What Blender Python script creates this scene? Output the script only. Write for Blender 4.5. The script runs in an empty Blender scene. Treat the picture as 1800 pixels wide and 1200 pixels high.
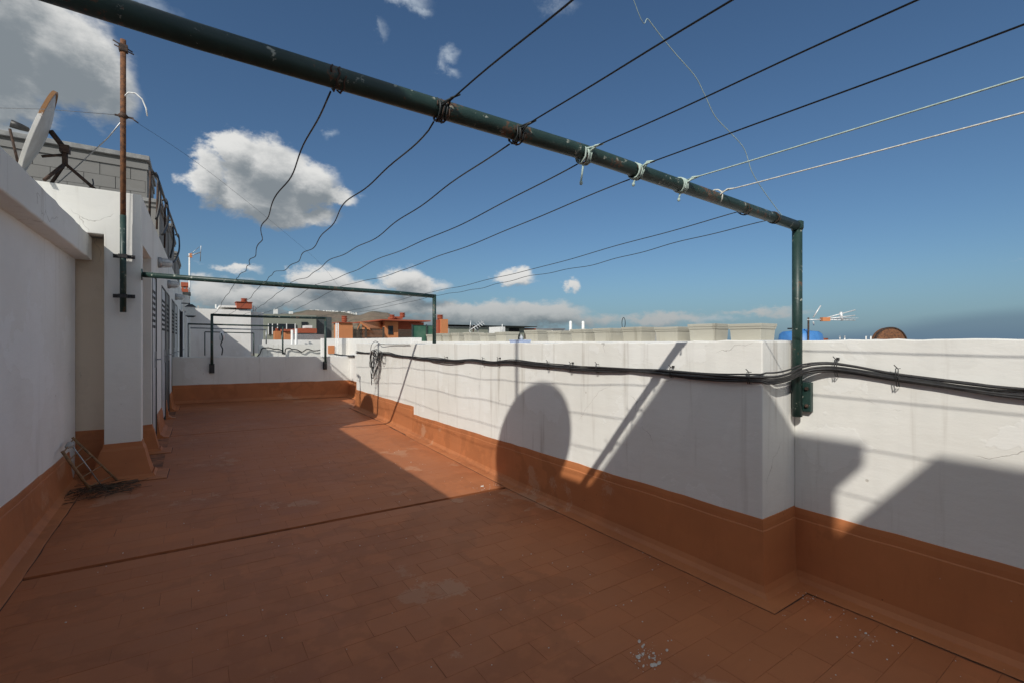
import bpy, bmesh, math, random
from mathutils import Vector, Matrix
R = math.radians
random.seed(7)
scene = bpy.context.scene
col = scene.collection

# ---------------------------------------------------------------- camera
EYE = 1.4
YAW = math.atan(558 / 810)                       # heading to the right of the long direction of the terrace
cam_d = bpy.data.cameras.new('camera')
cam = bpy.data.objects.new('camera', cam_d); col.objects.link(cam)
cam.location = (0, 0, EYE); cam.rotation_euler = (R(90), 0, -YAW)
cam_d.sensor_width = 36; cam_d.lens = 36 * 810 / 1800
cam_d.clip_start = 0.05; cam_d.clip_end = 90000
scene.camera = cam

# ---------------------------------------------------------------- sun, sky, exposure
SUN = Vector((1, .697, -.884)).normalized()      # direction the light travels
sd = bpy.data.lights.new('sun', 'SUN'); sd.energy = 2.95; sd.angle = R(0.55); sd.color = (1, .95, .86)
sun = bpy.data.objects.new('sun', sd); col.objects.link(sun)
sun.rotation_euler = SUN.to_track_quat('-Z', 'Y').to_euler(); sun.location = (-8, -6, 12)
vs = scene.view_settings
vs.view_transform = 'Standard'; vs.look = 'None'; vs.gamma = 1; vs.exposure = .26; vs.use_curve_mapping = False

def azel(u, v):
    """azimuth (clockwise from +Y) and elevation of a place in the sky"""
    t = (u - 900) / 810; w = (600 - v) / 810
    dx = math.sin(YAW) + t * math.cos(YAW); dy = math.cos(YAW) - t * math.sin(YAW)
    return math.atan2(dx, dy), math.atan2(w, math.hypot(dx, dy))

class N:
    """small helper for node trees"""
    def __init__(s, nt): s.nt = nt
    def new(s, t, ins=(), **kw):
        n = s.nt.nodes.new(t)
        for k, v in kw.items(): setattr(n, k, v)
        for i, v in (ins.items() if isinstance(ins, dict) else enumerate(ins)):
            if v is None: continue
            if isinstance(v, bpy.types.NodeSocket): s.nt.links.new(v, n.inputs[i])
            else: n.inputs[i].default_value = v
        return n
    def m(s, op, *a, clamp=False): return s.new('ShaderNodeMath', a, operation=op, use_clamp=clamp).outputs[0]
    def v(s, op, *a):
        n = s.new('ShaderNodeVectorMath', a, operation=op)
        return n.outputs['Value'] if op in ('LENGTH', 'DOT_PRODUCT') else n.outputs[0]
    def noise(s, vec, scale, detail=4, rough=.5):
        return s.new('ShaderNodeTexNoise', {'Vector': vec, 'Scale': scale, 'Detail': detail, 'Roughness': rough}).outputs['Fac']
    def ss(s, x, a, b, lo=0., hi=1.):
        return s.new('ShaderNodeMapRange', {0: x, 1: a, 2: b, 3: lo, 4: hi}, interpolation_type='SMOOTHSTEP').outputs[0]
    def mix(s, f, a, b, bt='MIX'):
        n = s.nt.nodes.new('ShaderNodeMix'); n.data_type = 'RGBA'; n.blend_type = bt
        for i, v in ((0, f), (6, a), (7, b)):
            if isinstance(v, bpy.types.NodeSocket): s.nt.links.new(v, n.inputs[i])
            else: n.inputs[i].default_value = v if i == 0 or len(v) == 4 else (*v, 1)
        return n.outputs[2]

world = bpy.data.worlds.new('World'); scene.world = world; world.use_nodes = True
nt = world.node_tree; nt.nodes.clear(); W = N(nt)
tc = W.new('ShaderNodeTexCoord').outputs['Generated']
sky = W.new('ShaderNodeTexSky', sky_type='NISHITA', sun_disc=False, sun_elevation=R(35.95),
            sun_rotation=math.atan2(-SUN.x, -SUN.y), altitude=0, air_density=1.0, dust_density=1.4, ozone_density=3.0).outputs[0]
sky = W.mix(1., sky, (.63, .79, .88), 'MULTIPLY')              # the deep blue a polarised, clear marine sky has
# clouds stand at their azimuth / elevation round the place: (u, v, half width, half height, weight)
CUM = [(415, 268, 60, 46, 1.1), (465, 305, 100, 72, 1.35), (535, 325, 78, 50, 1.2), (592, 350, 56, 24, 1), (455, 345, 115, 52, 1.2), (480, 375, 90, 30, 1), (368, 300, 42, 52, .9), (375, 330, 60, 32, .9), (560, 378, 60, 24, .8),
       (-60, 40, 250, 200, 1.6), (90, 90, 160, 125, 1.45), (180, 150, 80, 95, .9), (0, 170, 150, 60, .9), (15, 240, 75, 32, .7),
       (560, 492, 72, 28, .9), (600, 510, 120, 22, .9), (705, 492, 50, 28, .9), (735, 505, 55, 22, .9), (905, 487, 48, 17, .9), (1008, 503, 19, 14, .8),
       (420, 470, 60, 11, .62), (450, 520, 190, 34, .9), (620, 535, 260, 26, .95), (400, 560, 260, 24, .95), (820, 545, 170, 22, .8), (950, 550, 90, 24, .8), (870, 565, 260, 18, .8), (1150, 560, 200, 15, .55), (1330, 548, 120, 10, .5)]
# unseen cumulus added outside the frame to lift the shaded surfaces (degrees: azimuth, elevation, half width, half height, -weight)
CUM += [(-62, 30, 26, 14, -1), (-70, 9, 40, 5, -.9), (-108, 16, 20, 9, -1), (-165, 22, 22, 11, -1), (170, 12, 30, 8, -1), (140, 34, 24, 13, -1), (112, 10, 26, 6, -.9), (-150, 9, 24, 6, -.9),
        (100, 52, 26, 12, -1), (-30, 62, 40, 13, -1), (-120, 64, 44, 12, -1), (150, 62, 40, 10, -1), (-178, 45, 16, 10, -.9),
        (-85, 42, 18, 10, -1), (-150, 28, 14, 9, -1), (65, 66, 40, 9, -1), (-135, 10, 30, 6, -1), (-35, 34, 16, 16, -1.1), (-95, 75, 60, 9, -1), (125, 22, 18, 7, -1)]
WISP = [(715, 2, 80, 20, 1), (745, 18, 36, 18, .9), (790, 98, 26, 22, .85), (800, 126, 30, 20, .8), (778, 118, 14, 30, .6), (668, 50, 14, 36, .55), (985, 5, 70, 28, .5), (578, 235, 18, 12, .6), (640, 345, 26, 10, .6), (1240, 560, 190, 14, .6), (250, 0, 120, 26, .5), (365, 250, 28, 18, .4)]
def field_group(name, blobs):
    g = bpy.data.node_groups.new(name, 'ShaderNodeTree')
    g.interface.new_socket('P', in_out='INPUT', socket_type='NodeSocketVector')
    g.interface.new_socket('F', in_out='OUTPUT', socket_type='NodeSocketFloat')
    G = N(g); gi = G.new('NodeGroupInput').outputs[0]; cur = None
    for (u, v, hw, hh, w) in blobs:
        if w < 0: a0, e0, wa, we = R(u), R(v), R(hw), R(hh); w = -w
        else:
            a0, e0 = azel(u, v)
            wa = (azel(u + hw, v)[0] - azel(u - hw, v)[0]) / 2; we = (azel(u, v - hh)[1] - azel(u, v + hh)[1]) / 2
        q = G.v('MULTIPLY', G.v('SUBTRACT', gi, (a0, e0, 0)), (1 / wa, 1 / we, 0))
        f = G.m('MULTIPLY_ADD', G.v('LENGTH', q), -w, w)
        cur = f if cur is None else G.m('SMOOTH_MAX', cur, f, .12)
    G.new('NodeGroupOutput', [cur]); return g
sx = W.new('ShaderNodeSeparateXYZ', [tc]).outputs
az = W.m('ARCTAN2', sx[0], sx[1]); el = W.m('ARCSINE', sx[2])
P = W.new('ShaderNodeCombineXYZ', [az, el, 0]).outputs[0]
stretch = W.v('MULTIPLY', P, (1, 1.5, 1))
wn = W.new('ShaderNodeTexNoise', {'Vector': stretch, 'Scale': 22., 'Detail': 6., 'Roughness': .62}).outputs['Color']
warp = W.v('MULTIPLY', W.v('SUBTRACT', wn, (.5, .5, .5)), (.062, .042, 0))
Pw = W.v('ADD', P, warp)
def fld(g, off):
    p = W.v('ADD', Pw, off); s_ = W.v('ADD', stretch, tuple(o * k for o, k in zip(off, (1, 1.5, 1))))
    n = W.new('ShaderNodeGroup', node_tree=g); W.nt.links.new(p, n.inputs[0])
    n1 = W.m('SUBTRACT', W.noise(s_, 9.0, 5, .56), .5)
    n2 = W.m('SUBTRACT', W.noise(s_, 44.0, 6, .68), .5)
    return W.m('ADD', n.outputs[0], W.m('ADD', W.m('MULTIPLY', n1, 1.25), W.m('MULTIPLY', n2, .52)))
gc = field_group('cumulus_field', CUM); gw = field_group('wisp_field', WISP)
f0 = fld(gc, (0, 0, 0)); f1 = fld(gc, (-.012, .030, 0))
dens = W.m('MULTIPLY', W.ss(f0, -.02, .46), W.ss(el, .0, .14, .72, 1.))
lit = W.ss(W.m('ADD', W.m('MULTIPLY', W.m('SUBTRACT', f0, f1), .95), W.m('MULTIPLY_ADD', f0, -.62, .66)), -.08, 1.05)
lowdim = W.ss(el, 0.0, .17, .46, .90)
ccol = W.mix(lit, (.205, .235, .26), (.70, .70, .685))
sdot = W.v('DOT_PRODUCT', tc, tuple(-SUN))       # added clouds on the unseen sun side are brightened for more shade fill
sun_side_fill = W.m('MULTIPLY_ADD', W.ss(sdot, .0, 1.), .8, 1.)
lowdim = W.m('MULTIPLY', lowdim, sun_side_fill)
ccol = W.v('SCALE', ccol, None, None); ccol.node.inputs['Scale'].default_value = 1
W.nt.links.new(lowdim, ccol.node.inputs['Scale'])
fw = fld(gw, (0, 0, 0)); wd = W.m('MULTIPLY', W.ss(fw, .12, .95), .62)
# bank of dark grey-blue cloud low over the sea on the right
bx = W.new('ShaderNodeSeparateXYZ', [P]).outputs
a1 = azel(1450, 590)[0]; a2 = azel(1850, 590)[0]
top = W.m('ADD', W.ss(bx[0], a1 - .1, a2, .0, .048), W.m('MULTIPLY', W.m('SUBTRACT', W.noise(W.v('MULTIPLY', P, (1, 4, 1)), 5., 4), .5), .02))
band = W.m('MULTIPLY', W.ss(W.m('SUBTRACT', top, bx[1]), -.010, .016), .42)
hz = W.ss(el, -.02, .16, .52, 0.)                # pale marine air near the horizon
b_sky = W.new('ShaderNodeBackground', [sky, .077])
b_hz = W.new('ShaderNodeBackground', [(.155, .27, .39, 1), 1.])
b_band = W.new('ShaderNodeBackground', [(.07, .11, .18, 1), 1.])
b_w = W.new('ShaderNodeBackground', [(.46, .52, .58, 1), 1.])
b_c = W.new('ShaderNodeBackground', [ccol, 1.])
cur = b_sky.outputs[0]
for fac, b in ((hz, b_hz), (band, b_band), (wd, b_w), (dens, b_c)):
    cur = W.new('ShaderNodeMixShader', [fac, cur, b.outputs[0]]).outputs[0]
W.new('ShaderNodeOutputWorld', [cur])
world.cycles.sampling_method = 'MANUAL'; world.cycles.sample_map_resolution = 512

# ---------------------------------------------------------------- materials
def mat(name, rough=.8, metal=0.):
    m = bpy.data.materials.new(name); m.use_nodes = True
    n = N(m.node_tree); b = m.node_tree.nodes['Principled BSDF']
    b.inputs['Roughness'].default_value = rough; b.inputs['Metallic'].default_value = metal
    n.b = b; n.pos = n.new('ShaderNodeNewGeometry').outputs['Position']
    return m, n
def setc(n, sock, bump=None, dist=.002, strength=.5):
    n.nt.links.new(sock, n.b.inputs['Base Color'])
    if bump is not None:
        bp = n.new('ShaderNodeBump', {'Strength': strength, 'Distance': dist, 'Height': bump}).outputs[0]
        n.nt.links.new(bp, n.b.inputs['Normal'])
def simple(name, c1, c2=None, scale=12., rough=.7, metal=0., bump=.3, detail=5):
    m, n = mat(name, rough, metal); c2 = c2 or tuple(x * .75 for x in c1)
    f = n.noise(n.pos, scale, detail, .6)
    setc(n, n.mix(n.ss(f, .35, .68), c1, c2), f, .003, bump); return m

def plaster(name, c, stain=.25, crack=True, dirt=(.36, .32, .27)):
    m, n = mat(name, .88)
    big = n.noise(n.pos, .9, 4, .55); mid = n.noise(n.pos, 6., 5, .6); fine = n.noise(n.pos, 95., 3, .6)
    cc = n.mix(n.m('MULTIPLY', n.ss(big, .38, .72), .8), c, tuple(x * y for x, y in zip(c, (.90, .885, .86))))
    cc = n.mix(n.m('MULTIPLY', n.ss(mid, .52, .75), .5), cc, tuple(x * .88 for x in c))
    # repaired, overpainted patches with edges of their own, and broad trowel sweeps
    pt = n.noise(n.v('ADD', n.pos, (4., 1., 9.)), 1.7, 6, .55)
    cc = n.mix(n.m('MULTIPLY', n.ss(pt, .575, .59), .5), cc, tuple(x * y for x, y in zip(c, (1.03, 1.035, 1.05))))
    cc = n.mix(n.m('MULTIPLY', n.ss(pt, .40, .385), .35), cc, tuple(x * .90 for x in c))
    tr = n.noise(n.v('MULTIPLY', n.pos, (2.2, 2.2, 7.)), 1.6, 5, .6)
    # vertical rain streaks
    st = n.noise(n.v('MULTIPLY', n.pos, (9., 9., .55)), 1., 4, .6)
    cc = n.mix(n.m('MULTIPLY', n.ss(st, .56, .78), stain), cc, dirt)
    # pits and knocks
    vor = n.new('ShaderNodeTexVoronoi', {'Vector': n.pos, 'Scale': 6.5}, feature='F1').outputs['Distance']
    spot = n.m('MULTIPLY', n.ss(vor, .035, .075, 1., 0.), n.ss(n.noise(n.pos, 2.3), .5, .6))
    cc = n.mix(n.m('MULTIPLY', spot, .55), cc, dirt)
    h = n.m('ADD', n.m('ADD', n.m('MULTIPLY', fine, .30), n.m('MULTIPLY', mid, 1.3)), n.m('ADD', n.m('MULTIPLY', tr, 2.2), n.m('MULTIPLY', n.ss(pt, .575, .59), .5)))
    h = n.m('SUBTRACT', h, n.m('MULTIPLY', spot, .6))
    if crack:
        warp = n.v('ADD', n.pos, n.v('MULTIPLY', n.new('ShaderNodeTexNoise', {'Vector': n.pos, 'Scale': 2.2, 'Detail': 6.}).outputs['Color'], (.45, .45, .45)))
        warp.node.inputs  # noqa
        cr = n.new('ShaderNodeTexVoronoi', {'Vector': warp, 'Scale': .75}, feature='DISTANCE_TO_EDGE').outputs['Distance']
        line = n.m('MULTIPLY', n.ss(cr, .0003, .0022, 1., 0.), n.ss(n.noise(n.pos, 1.3, 4), .55, .60))
        cc = n.mix(n.m('MULTIPLY', line, .5), cc, (.22, .19, .17)); h = n.m('SUBTRACT', h, line)
    setc(n, cc, h, .004, .32); return m

M = {}
M['white'] = plaster('white_plaster', (.765, .76, .725), .6)
M['white2'] = plaster('white_plaster_clean', (.80, .79, .765), .22, False)
M['beige'] = plaster('beige_plaster', (.76, .64, .50), .2)
M['blockwork'] = plaster('grey_blockwork', (.22, .215, .205), .3, False, (.1, .1, .1))
M['lidgrey'] = simple('weathered_lid', (.30, .30, .29), (.2, .2, .2), 8., .8)
M['grey'] = plaster('grey_plaster', (.36, .36, .35), .3, False, (.2, .2, .2))
M['olive'] = plaster('grey_green_plaster', (.25, .265, .22), .2, False, (.15, .15, .13))
M['orange'] = plaster('orange_plaster', (.56, .22, .09), .2, False, (.25, .12, .07))
M['brick_red'] = plaster('brick_red_plaster', (.36, .09, .045), .2, False, (.15, .06, .04))

def terra(name, c, tile=False):
    m, n = mat(name, .62); n.b.inputs['Specular IOR Level'].default_value = .28
    big = n.noise(n.pos, .7, 5, .6); mid = n.noise(n.pos, 3.2, 6, .62); fine = n.noise(n.pos, 70., 4, .65)
    cc = n.mix(n.m('MULTIPLY', n.ss(big, .38, .70), .75), c, (c[0] * .72, c[1] * .70, c[2] * .78))
    cc = n.mix(n.m('MULTIPLY', n.ss(mid, .50, .74), .6), cc, (c[0] * 1.16, c[1] * 1.12, c[2] * 1.15))
    pud = n.noise(n.v('ADD', n.pos, (2., 5., 0.)), .55, 7, .6)
    ring = n.m('MULTIPLY', n.m('MULTIPLY', n.ss(pud, .50, .52), n.ss(pud, .555, .53)), .35)
    cc = n.mix(ring, cc, (c[0] * .55, c[1] * .55, c[2] * .6))
    cc = n.mix(n.m('MULTIPLY', n.ss(pud, .535, .58), .30), cc, (c[0] * .80, c[1] * .86, c[2] * 1.0))
    brush = n.noise(n.v('MULTIPLY', n.pos, (3., 16., 3.)), 1.5, 4, .6)
    cc = n.mix(n.m('MULTIPLY', n.ss(brush, .5, .72), .22), cc, (c[0] * .75, c[1] * .72, c[2] * .75))
    # worn, chalky patches with an edge of their own
    wear = n.m('MULTIPLY', n.ss(n.m('ADD', n.noise(n.pos, 1.35, 8, .62), n.m('MULTIPLY', fine, .10)), .648, .685), .42)
    cc = n.mix(wear, cc, (.54, .34, .22))
    # dust and tiny scattered flecks
    vor = n.new('ShaderNodeTexVoronoi', {'Vector': n.pos, 'Scale': 15.}, feature='F1').outputs['Distance']
    fl = n.m('MULTIPLY', n.ss(vor, .03, .06, 1., 0.), n.ss(n.noise(n.pos, 5.), .56, .62))
    cc = n.mix(n.m('MULTIPLY', fl, .55), cc, (.50, .42, .36))
    vd = n.new('ShaderNodeTexVoronoi', {'Vector': n.v('ADD', n.pos, (3.3, 7.1, 0)), 'Scale': 11.}, feature='F1').outputs['Distance']
    fd = n.m('MULTIPLY', n.ss(vd, .03, .055, 1., 0.), n.ss(n.noise(n.pos, 4.), .55, .6))
    cc = n.mix(n.m('MULTIPLY', fd, .6), cc, (.06, .035, .025))
    if tile:
        oi = n.new('ShaderNodeObjectInfo').outputs['Random']
        cc = n.mix(n.m('MULTIPLY', oi, .34), cc, (c[0] * .72, c[1] * .70, c[2] * .72))
    setc(n, cc, n.m('ADD', n.m('MULTIPLY', mid, 1.1), n.m('MULTIPLY', fine, .22)), .003, .4)
    rr = n.m('MULTIPLY_ADD', mid, .35, .42); n.nt.links.new(rr, n.b.inputs['Roughness']); return m
TC = (.49, .182, .070)
M['terra'] = terra('terracotta_membrane_paint', TC)
M['tile'] = terra('terracotta_tile_paint', (.47, .168, .066), True)
def joint_mat():
    m, n = mat('painted_joint', .8)
    f = n.noise(n.pos, 1.6, 6, .65); g = n.noise(n.pos, 14., 3, .6)
    k = n.m('MULTIPLY', n.ss(n.m('ADD', f, n.m('MULTIPLY', g, .25)), .56, .72), .8)
    setc(n, n.mix(k, (.42, .15, .06), (.09, .038, .02))); return m
M['paintjoint'] = joint_mat()
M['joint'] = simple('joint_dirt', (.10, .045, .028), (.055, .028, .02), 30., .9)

def rim_mat():
    m, n = mat('rusting_rim_paint', .6)
    z = n.new('ShaderNodeSeparateXYZ', [n.pos]).outputs[2]; f = n.m('ADD', n.m('MULTIPLY', n.noise(n.pos, 30., 5, .7), .7), n.ss(z, 3.1, 3.45, -.35, .25))
    setc(n, n.mix(n.ss(f, .36, .44), (.72, .70, .66), (.30, .15, .06)), f, .002, .5); return m
M['rimpaint'] = rim_mat()
def pipe_mat():
    m, n = mat('green_painted_pipe', .45)
    f = n.noise(n.pos, 7., 6, .65); g = n.noise(n.pos, 60., 4, .7)
    cc = n.mix(n.ss(f, .4, .7), (.012, .036, .031), (.026, .060, .050))
    chip = n.ss(n.m('ADD', f, n.m('MULTIPLY', g, .5)), .86, .91)
    cc = n.mix(chip, cc, (.115, .062, .036))
    pale = n.ss(n.m('ADD', n.noise(n.v('ADD', n.pos, (5, 5, 5)), 22., 5, .7), n.m('MULTIPLY', g, .3)), .755, .83)
    cc = n.mix(pale, cc, (.34, .36, .31))
    setc(n, cc, n.m('ADD', f, n.m('MULTIPLY', g, .6)), .002, .5); return m
M['green'] = pipe_mat()
M['rust'] = simple('rust', (.20, .085, .035), (.075, .035, .02), 35., .85, .1, .6)
M['dkrust'] = simple('dark_rusty_steel', (.085, .05, .035), (.03, .022, .018), 30., .75, .3, .5)
M['black'] = simple('black_rubber', (.018, .018, .02), (.035, .033, .032), 40., .48)
M['wire'] = simple('dark_coated_wire', (.020, .026, .028), (.030, .035, .036), 3., .5)
M['rope'] = simple('pale_green_rope', (.50, .62, .56), (.36, .46, .42), 90., .8)
M['rope_white'] = simple('white_rope', (.74, .74, .68), (.5, .5, .44), 90., .85)
M['galv'] = simple('galvanised_metal', (.42, .43, .44), (.30, .31, .32), 14., .45, .6)
M['alu'] = simple('pale_aluminium', (.72, .73, .74), (.6, .6, .6), 30., .4, .3)
M['dish'] = simple('pale_grey_dish_paint', (.50, .49, .47), (.42, .40, .37), 9., .55)
M['door'] = simple('grey_white_door_paint', (.56, .58, .60), (.42, .44, .46), 7., .5)
M['door_dk'] = simple('dark_door_paint', (.055, .07, .072), (.09, .10, .10), 7., .5)
M['frame_dk'] = simple('dark_door_frame', (.035, .045, .045), (.06, .065, .06), 12., .55)
M['void'] = simple('dark_interior', (.012, .012, .012), None, 4., .9)
M['lampglass'] = simple('frosted_lamp_glass', (.66, .68, .68), (.50, .52, .52), 60., .22)
M['planter'] = plaster('cream_cast_concrete', (.46, .44, .37), .5, False, (.2, .18, .14))
M['soil'] = simple('dry_soil', (.07, .05, .035), None, 40., .95)
M['wood'] = simple('weathered_wood', (.30, .18, .09), (.18, .11, .06), 40., .8)
M['wood_dk'] = simple('dark_weathered_wood', (.085, .062, .045), (.045, .034, .026), 18., .85)
M['blue'] = simple('blue_plastic', (.06, .22, .52), (.05, .17, .42), 9., .45)
M['paleblue'] = simple('pale_blue_plastic', (.52, .62, .86), (.45, .54, .76), 9., .4)
M['whitep'] = simple('white_plastic', (.78, .78, .76), (.68, .68, .66), 20., .4)
M['splash'] = simple('dried_splash', (.66, .58, .50), (.50, .42, .35), 60., .8)
M['debris'] = simple('white_paint_flake', (.75, .73, .68), (.6, .58, .53), 50., .8)
M['twig'] = simple('dry_twig', (.13, .095, .065), (.05, .04, .03), 60., .9)
M['asphalt'] = simple('far_ground', (.16, .14, .12), (.09, .09, .07), .02, .95, 0, 0)
M['block'] = simple('building_side', (.42, .39, .34), (.33, .31, .28), .5, .9)
m, n = mat('sea_water', .12); n.b.inputs['Base Color'].default_value = (.015, .05, .08, 1); M['sea'] = m
m, n = mat('tinted_glass', .08); setc(n, n.mix(n.ss(n.noise(n.pos, 1.4), .4, .65), (.045, .13, .085), (.10, .19, .13))); M['gglass'] = m
m, n = mat('dark_window_glass', .1); n.b.inputs['Base Color'].default_value = (.02, .022, .025, 1); M['glass'] = m
m, n = mat('dry_hillside', .95)
f = n.noise(n.pos, .004, 8, .6); g = n.noise(n.pos, .03, 5, .6)
c_ = n.mix(n.ss(f, .42, .60), (.17, .125, .085), (.085, .085, .055)); c_ = n.mix(n.m('MULTIPLY', n.ss(g, .5, .62), .6), c_, (.24, .19, .135))
setc(n, c_); M['hill'] = m

# ---------------------------------------------------------------- mesh helpers
class MB:
    def __init__(s): s.v = []; s.f = []; s.sm = []
    def add(s, vs, fs, smooth=False):
        b = len(s.v); s.v += [tuple(p) for p in vs]; s.f += [tuple(b + i for i in f) for f in fs]; s.sm += [smooth] * len(fs); return s
    def box(s, x0, x1, y0, y1, z0, z1):
        vs = [(x, y, z) for z in (z0, z1) for y in (y0, y1) for x in (x0, x1)]
        return s.add(vs, [(0, 2, 3, 1), (4, 5, 7, 6), (0, 1, 5, 4), (2, 6, 7, 3), (0, 4, 6, 2), (1, 3, 7, 5)])
    def frust(s, cx, cy, z0, z1, a0, b0, a1, b1):
        vs = [(cx + sx * a0, cy + sy * b0, z0) for sx, sy in ((-1, -1), (1, -1), (1, 1), (-1, 1))] + \
             [(cx + sx * a1, cy + sy * b1, z1) for sx, sy in ((-1, -1), (1, -1), (1, 1), (-1, 1))]
        return s.add(vs, [(3, 2, 1, 0), (4, 5, 6, 7)] + [(i, (i + 1) % 4, 4 + (i + 1) % 4, 4 + i) for i in range(4)])
    def tube(s, pts, r, n=8, cap=True, r2=None):
        pts = [Vector(p) for p in pts]; vs = []; fs = []; up = None
        for i, p in enumerate(pts):
            t = (pts[min(i + 1, len(pts) - 1)] - pts[max(i - 1, 0)]).normalized()
            if up is None: up = t.orthogonal().normalized()
            up = (up - t * up.dot(t)); up = up.normalized() if up.length > 1e-6 else t.orthogonal().normalized()
            w = t.cross(up); rr = r if r2 is None else r + (r2 - r) * i / (len(pts) - 1)
            vs += [p + (up * math.cos(2 * math.pi * k / n) + w * math.sin(2 * math.pi * k / n)) * rr for k in range(n)]
        for i in range(len(pts) - 1):
            for k in range(n): fs.append((i * n + k, i * n + (k + 1) % n, (i + 1) * n + (k + 1) % n, (i + 1) * n + k))
        s.add(vs, fs, True)
        if cap and n > 2:
            b = len(s.v) - len(vs)
            s.f += [tuple(b + k for k in reversed(range(n))), tuple(b + (len(pts) - 1) * n + k for k in range(n))]; s.sm += [False, False]
        return s
    def lathe(s, prof, c=(0, 0, 0), axis=(0, 0, 1), n=20, smooth=True, sx=1.):
        ax = Vector(axis).normalized(); a = ax.orthogonal().normalized() if abs(ax.z) < .999 else Vector((1, 0, 0)); b = ax.cross(a); c = Vector(c)
        vs = [c + ax * z + (a * math.cos(2 * math.pi * k / n) + b * math.sin(2 * math.pi * k / n) * sx) * r for r, z in prof for k in range(n)]
        fs = [(i * n + k, i * n + (k + 1) % n, (i + 1) * n + (k + 1) % n, (i + 1) * n + k) for i in range(len(prof) - 1) for k in range(n)]
        return s.add(vs, fs, smooth)
    def build(s, name, m, parent=None, loc=None):
        me = bpy.data.meshes.new(name); me.from_pydata(s.v, [], s.f); me.update()
        me.polygons.foreach_set('use_smooth', s.sm); me.materials.append(m)
        o = bpy.data.objects.new(name, me); col.objects.link(o)
        if parent is not None: o.parent = parent
        if loc: o.location = loc
        return o
def tag(o, label=None, cat=None, group=None, kind=None):
    for k, v in (('label', label), ('category', cat), ('group', group), ('kind', kind)):
        if v: o[k] = v
    return o
def empty(name, loc, label, cat, group=None, rz=0.):
    o = bpy.data.objects.new(name, None); col.objects.link(o); o.location = loc; o.rotation_euler.z = rz
    o.empty_display_size = .1; return tag(o, label, cat, group)
def bevel(o, w=.008, seg=2):
    b = o.modifiers.new('bevel', 'BEVEL'); b.width = w; b.segments = seg; b.limit_method = 'ANGLE'; b.angle_limit = R(40); return o
def dup(root, loc=None, label=None, parent=None):
    r = root.copy(); col.objects.link(r)
    if loc: r.location = loc
    if label: r['label'] = label
    if parent: r.parent = parent
    for ch in list(root.children): dup(ch, parent=r)
    return r
def rough_slab(name, m, parent, x0, x1, y0, y1, z0, ztop, axis='y', step=.07, amp=.005, ofs=(0, 0, 0)):
    """wall body whose top edge is hand made: ztop(t) along its length, slightly uneven faces"""
    a0, a1 = (y0, y1) if axis == 'y' else (x0, x1)
    nseg = max(1, int((a1 - a0) / step)); vs = []; fs = []
    for i in range(nseg + 1):
        a = a0 + (a1 - a0) * i / nseg; zt = ztop(a)
        j = [random.uniform(-amp, amp) for _ in range(4)]
        if i in (0, nseg): j = [0, 0, j[2], j[3]]
        if axis == 'y': ring = [(x0, a, z0), (x0 + j[0] * .3, a, zt + j[2]), (x1 + j[1] * .3, a, zt + j[3]), (x1, a, z0)]
        else: ring = [(a, y1, z0), (a, y1 + j[0] * .3, zt + j[2]), (a, y0 + j[1] * .3, zt + j[3]), (a, y0, z0)]
        vs += ring
    for i in range(nseg):
        for k in range(4): fs.append((i * 4 + k, i * 4 + (k + 1) % 4, (i + 1) * 4 + (k + 1) % 4, (i + 1) * 4 + k))
    fs += [(3, 2, 1, 0), tuple(nseg * 4 + k for k in range(4))]
    vs = [tuple(p[k] - ofs[k] for k in range(3)) for p in vs]
    return bevel(MB().add(vs, fs).build(name, m, parent), .007, 2)

def lerp(a, b, t): return a + (b - a) * t
def zf(x, y):
    g = 0. if y < 3.67 else (.006 + .104 * min(1, (y - 3.67) / 3.8) + .012 * max(0, min(1, (y - 7.5) / 3.7)))
    return .021 * (2.5 - x) + g

# ================================================================ the setting: ground, sea, hills
MB().add([(6000 * math.cos(a), 6000 * math.sin(a), -14) for a in [R(10 * k) for k in range(36)]], [tuple(range(36))]).build('ground', M['asphalt'])['kind'] = 'structure'
MB().add([(70000 * math.cos(a), 70000 * math.sin(a), -22) for a in [R(10 * k) for k in range(36)]], [tuple(range(36))]).build('sea', M['sea'])['kind'] = 'structure'
def hill(profile, dist, depth, seed, name='hill'):
    random.seed(seed)
    from mathutils import noise as mn
    A = []
    NU, NV = 150, 22; vs = []
    u0, u1 = profile[0][0], profile[-1][0]
    for j in range(NV):
        q = j / (NV - 1)
        for i in range(NU):
            u = lerp(u0, u1, i / (NU - 1))
            for k in range(len(profile) - 1):
                if profile[k][0] <= u <= profile[k + 1][0]:
                    t = (u - profile[k][0]) / (profile[k + 1][0] - profile[k][0]); t = t * t * (3 - 2 * t)
                    v = lerp(profile[k][1], profile[k + 1][1], t); break
            az_, el_ = azel(u, v); d = dist - depth + depth * q
            x, y = d * math.sin(az_), d * math.cos(az_)
            ridge = dist * math.tan(el_)
            h = -14 + (ridge + 14) * (1 - (1 - q) ** 1.5)
            nz = mn.fractal(Vector((x, y, 0)) * .004, 1, 2, 5) * 26 * (1 - q * .75)
            vs.append((x, y, EYE + h + nz - 8 * (1 - q)))
    # back side falls away behind the crest
    for i in range(NU):
        x, y, z = vs[(NV - 1) * NU + i]; vs.append((x * 1.15, y * 1.15, -20))
    fs = [(j * NU + i, j * NU + i + 1, (j + 1) * NU + i + 1, (j + 1) * NU + i) for j in range(NV) for i in range(NU - 1)]
    o = MB().add(vs, fs, True).build(name, M['hill']); o['kind'] = 'structure'; return o
hill([(300, 592), (400, 580), (460, 562), (500, 552), (545, 546), (600, 549), (640, 556), (700, 566), (780, 580), (860, 592)], 3400, 1500, 1)
hill([(560, 598), (590, 574), (625, 556), (655, 548), (680, 550), (700, 560), (760, 574), (900, 586), (1000, 588), (1090, 594), (1200, 598)], 2600, 900, 3)
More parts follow.
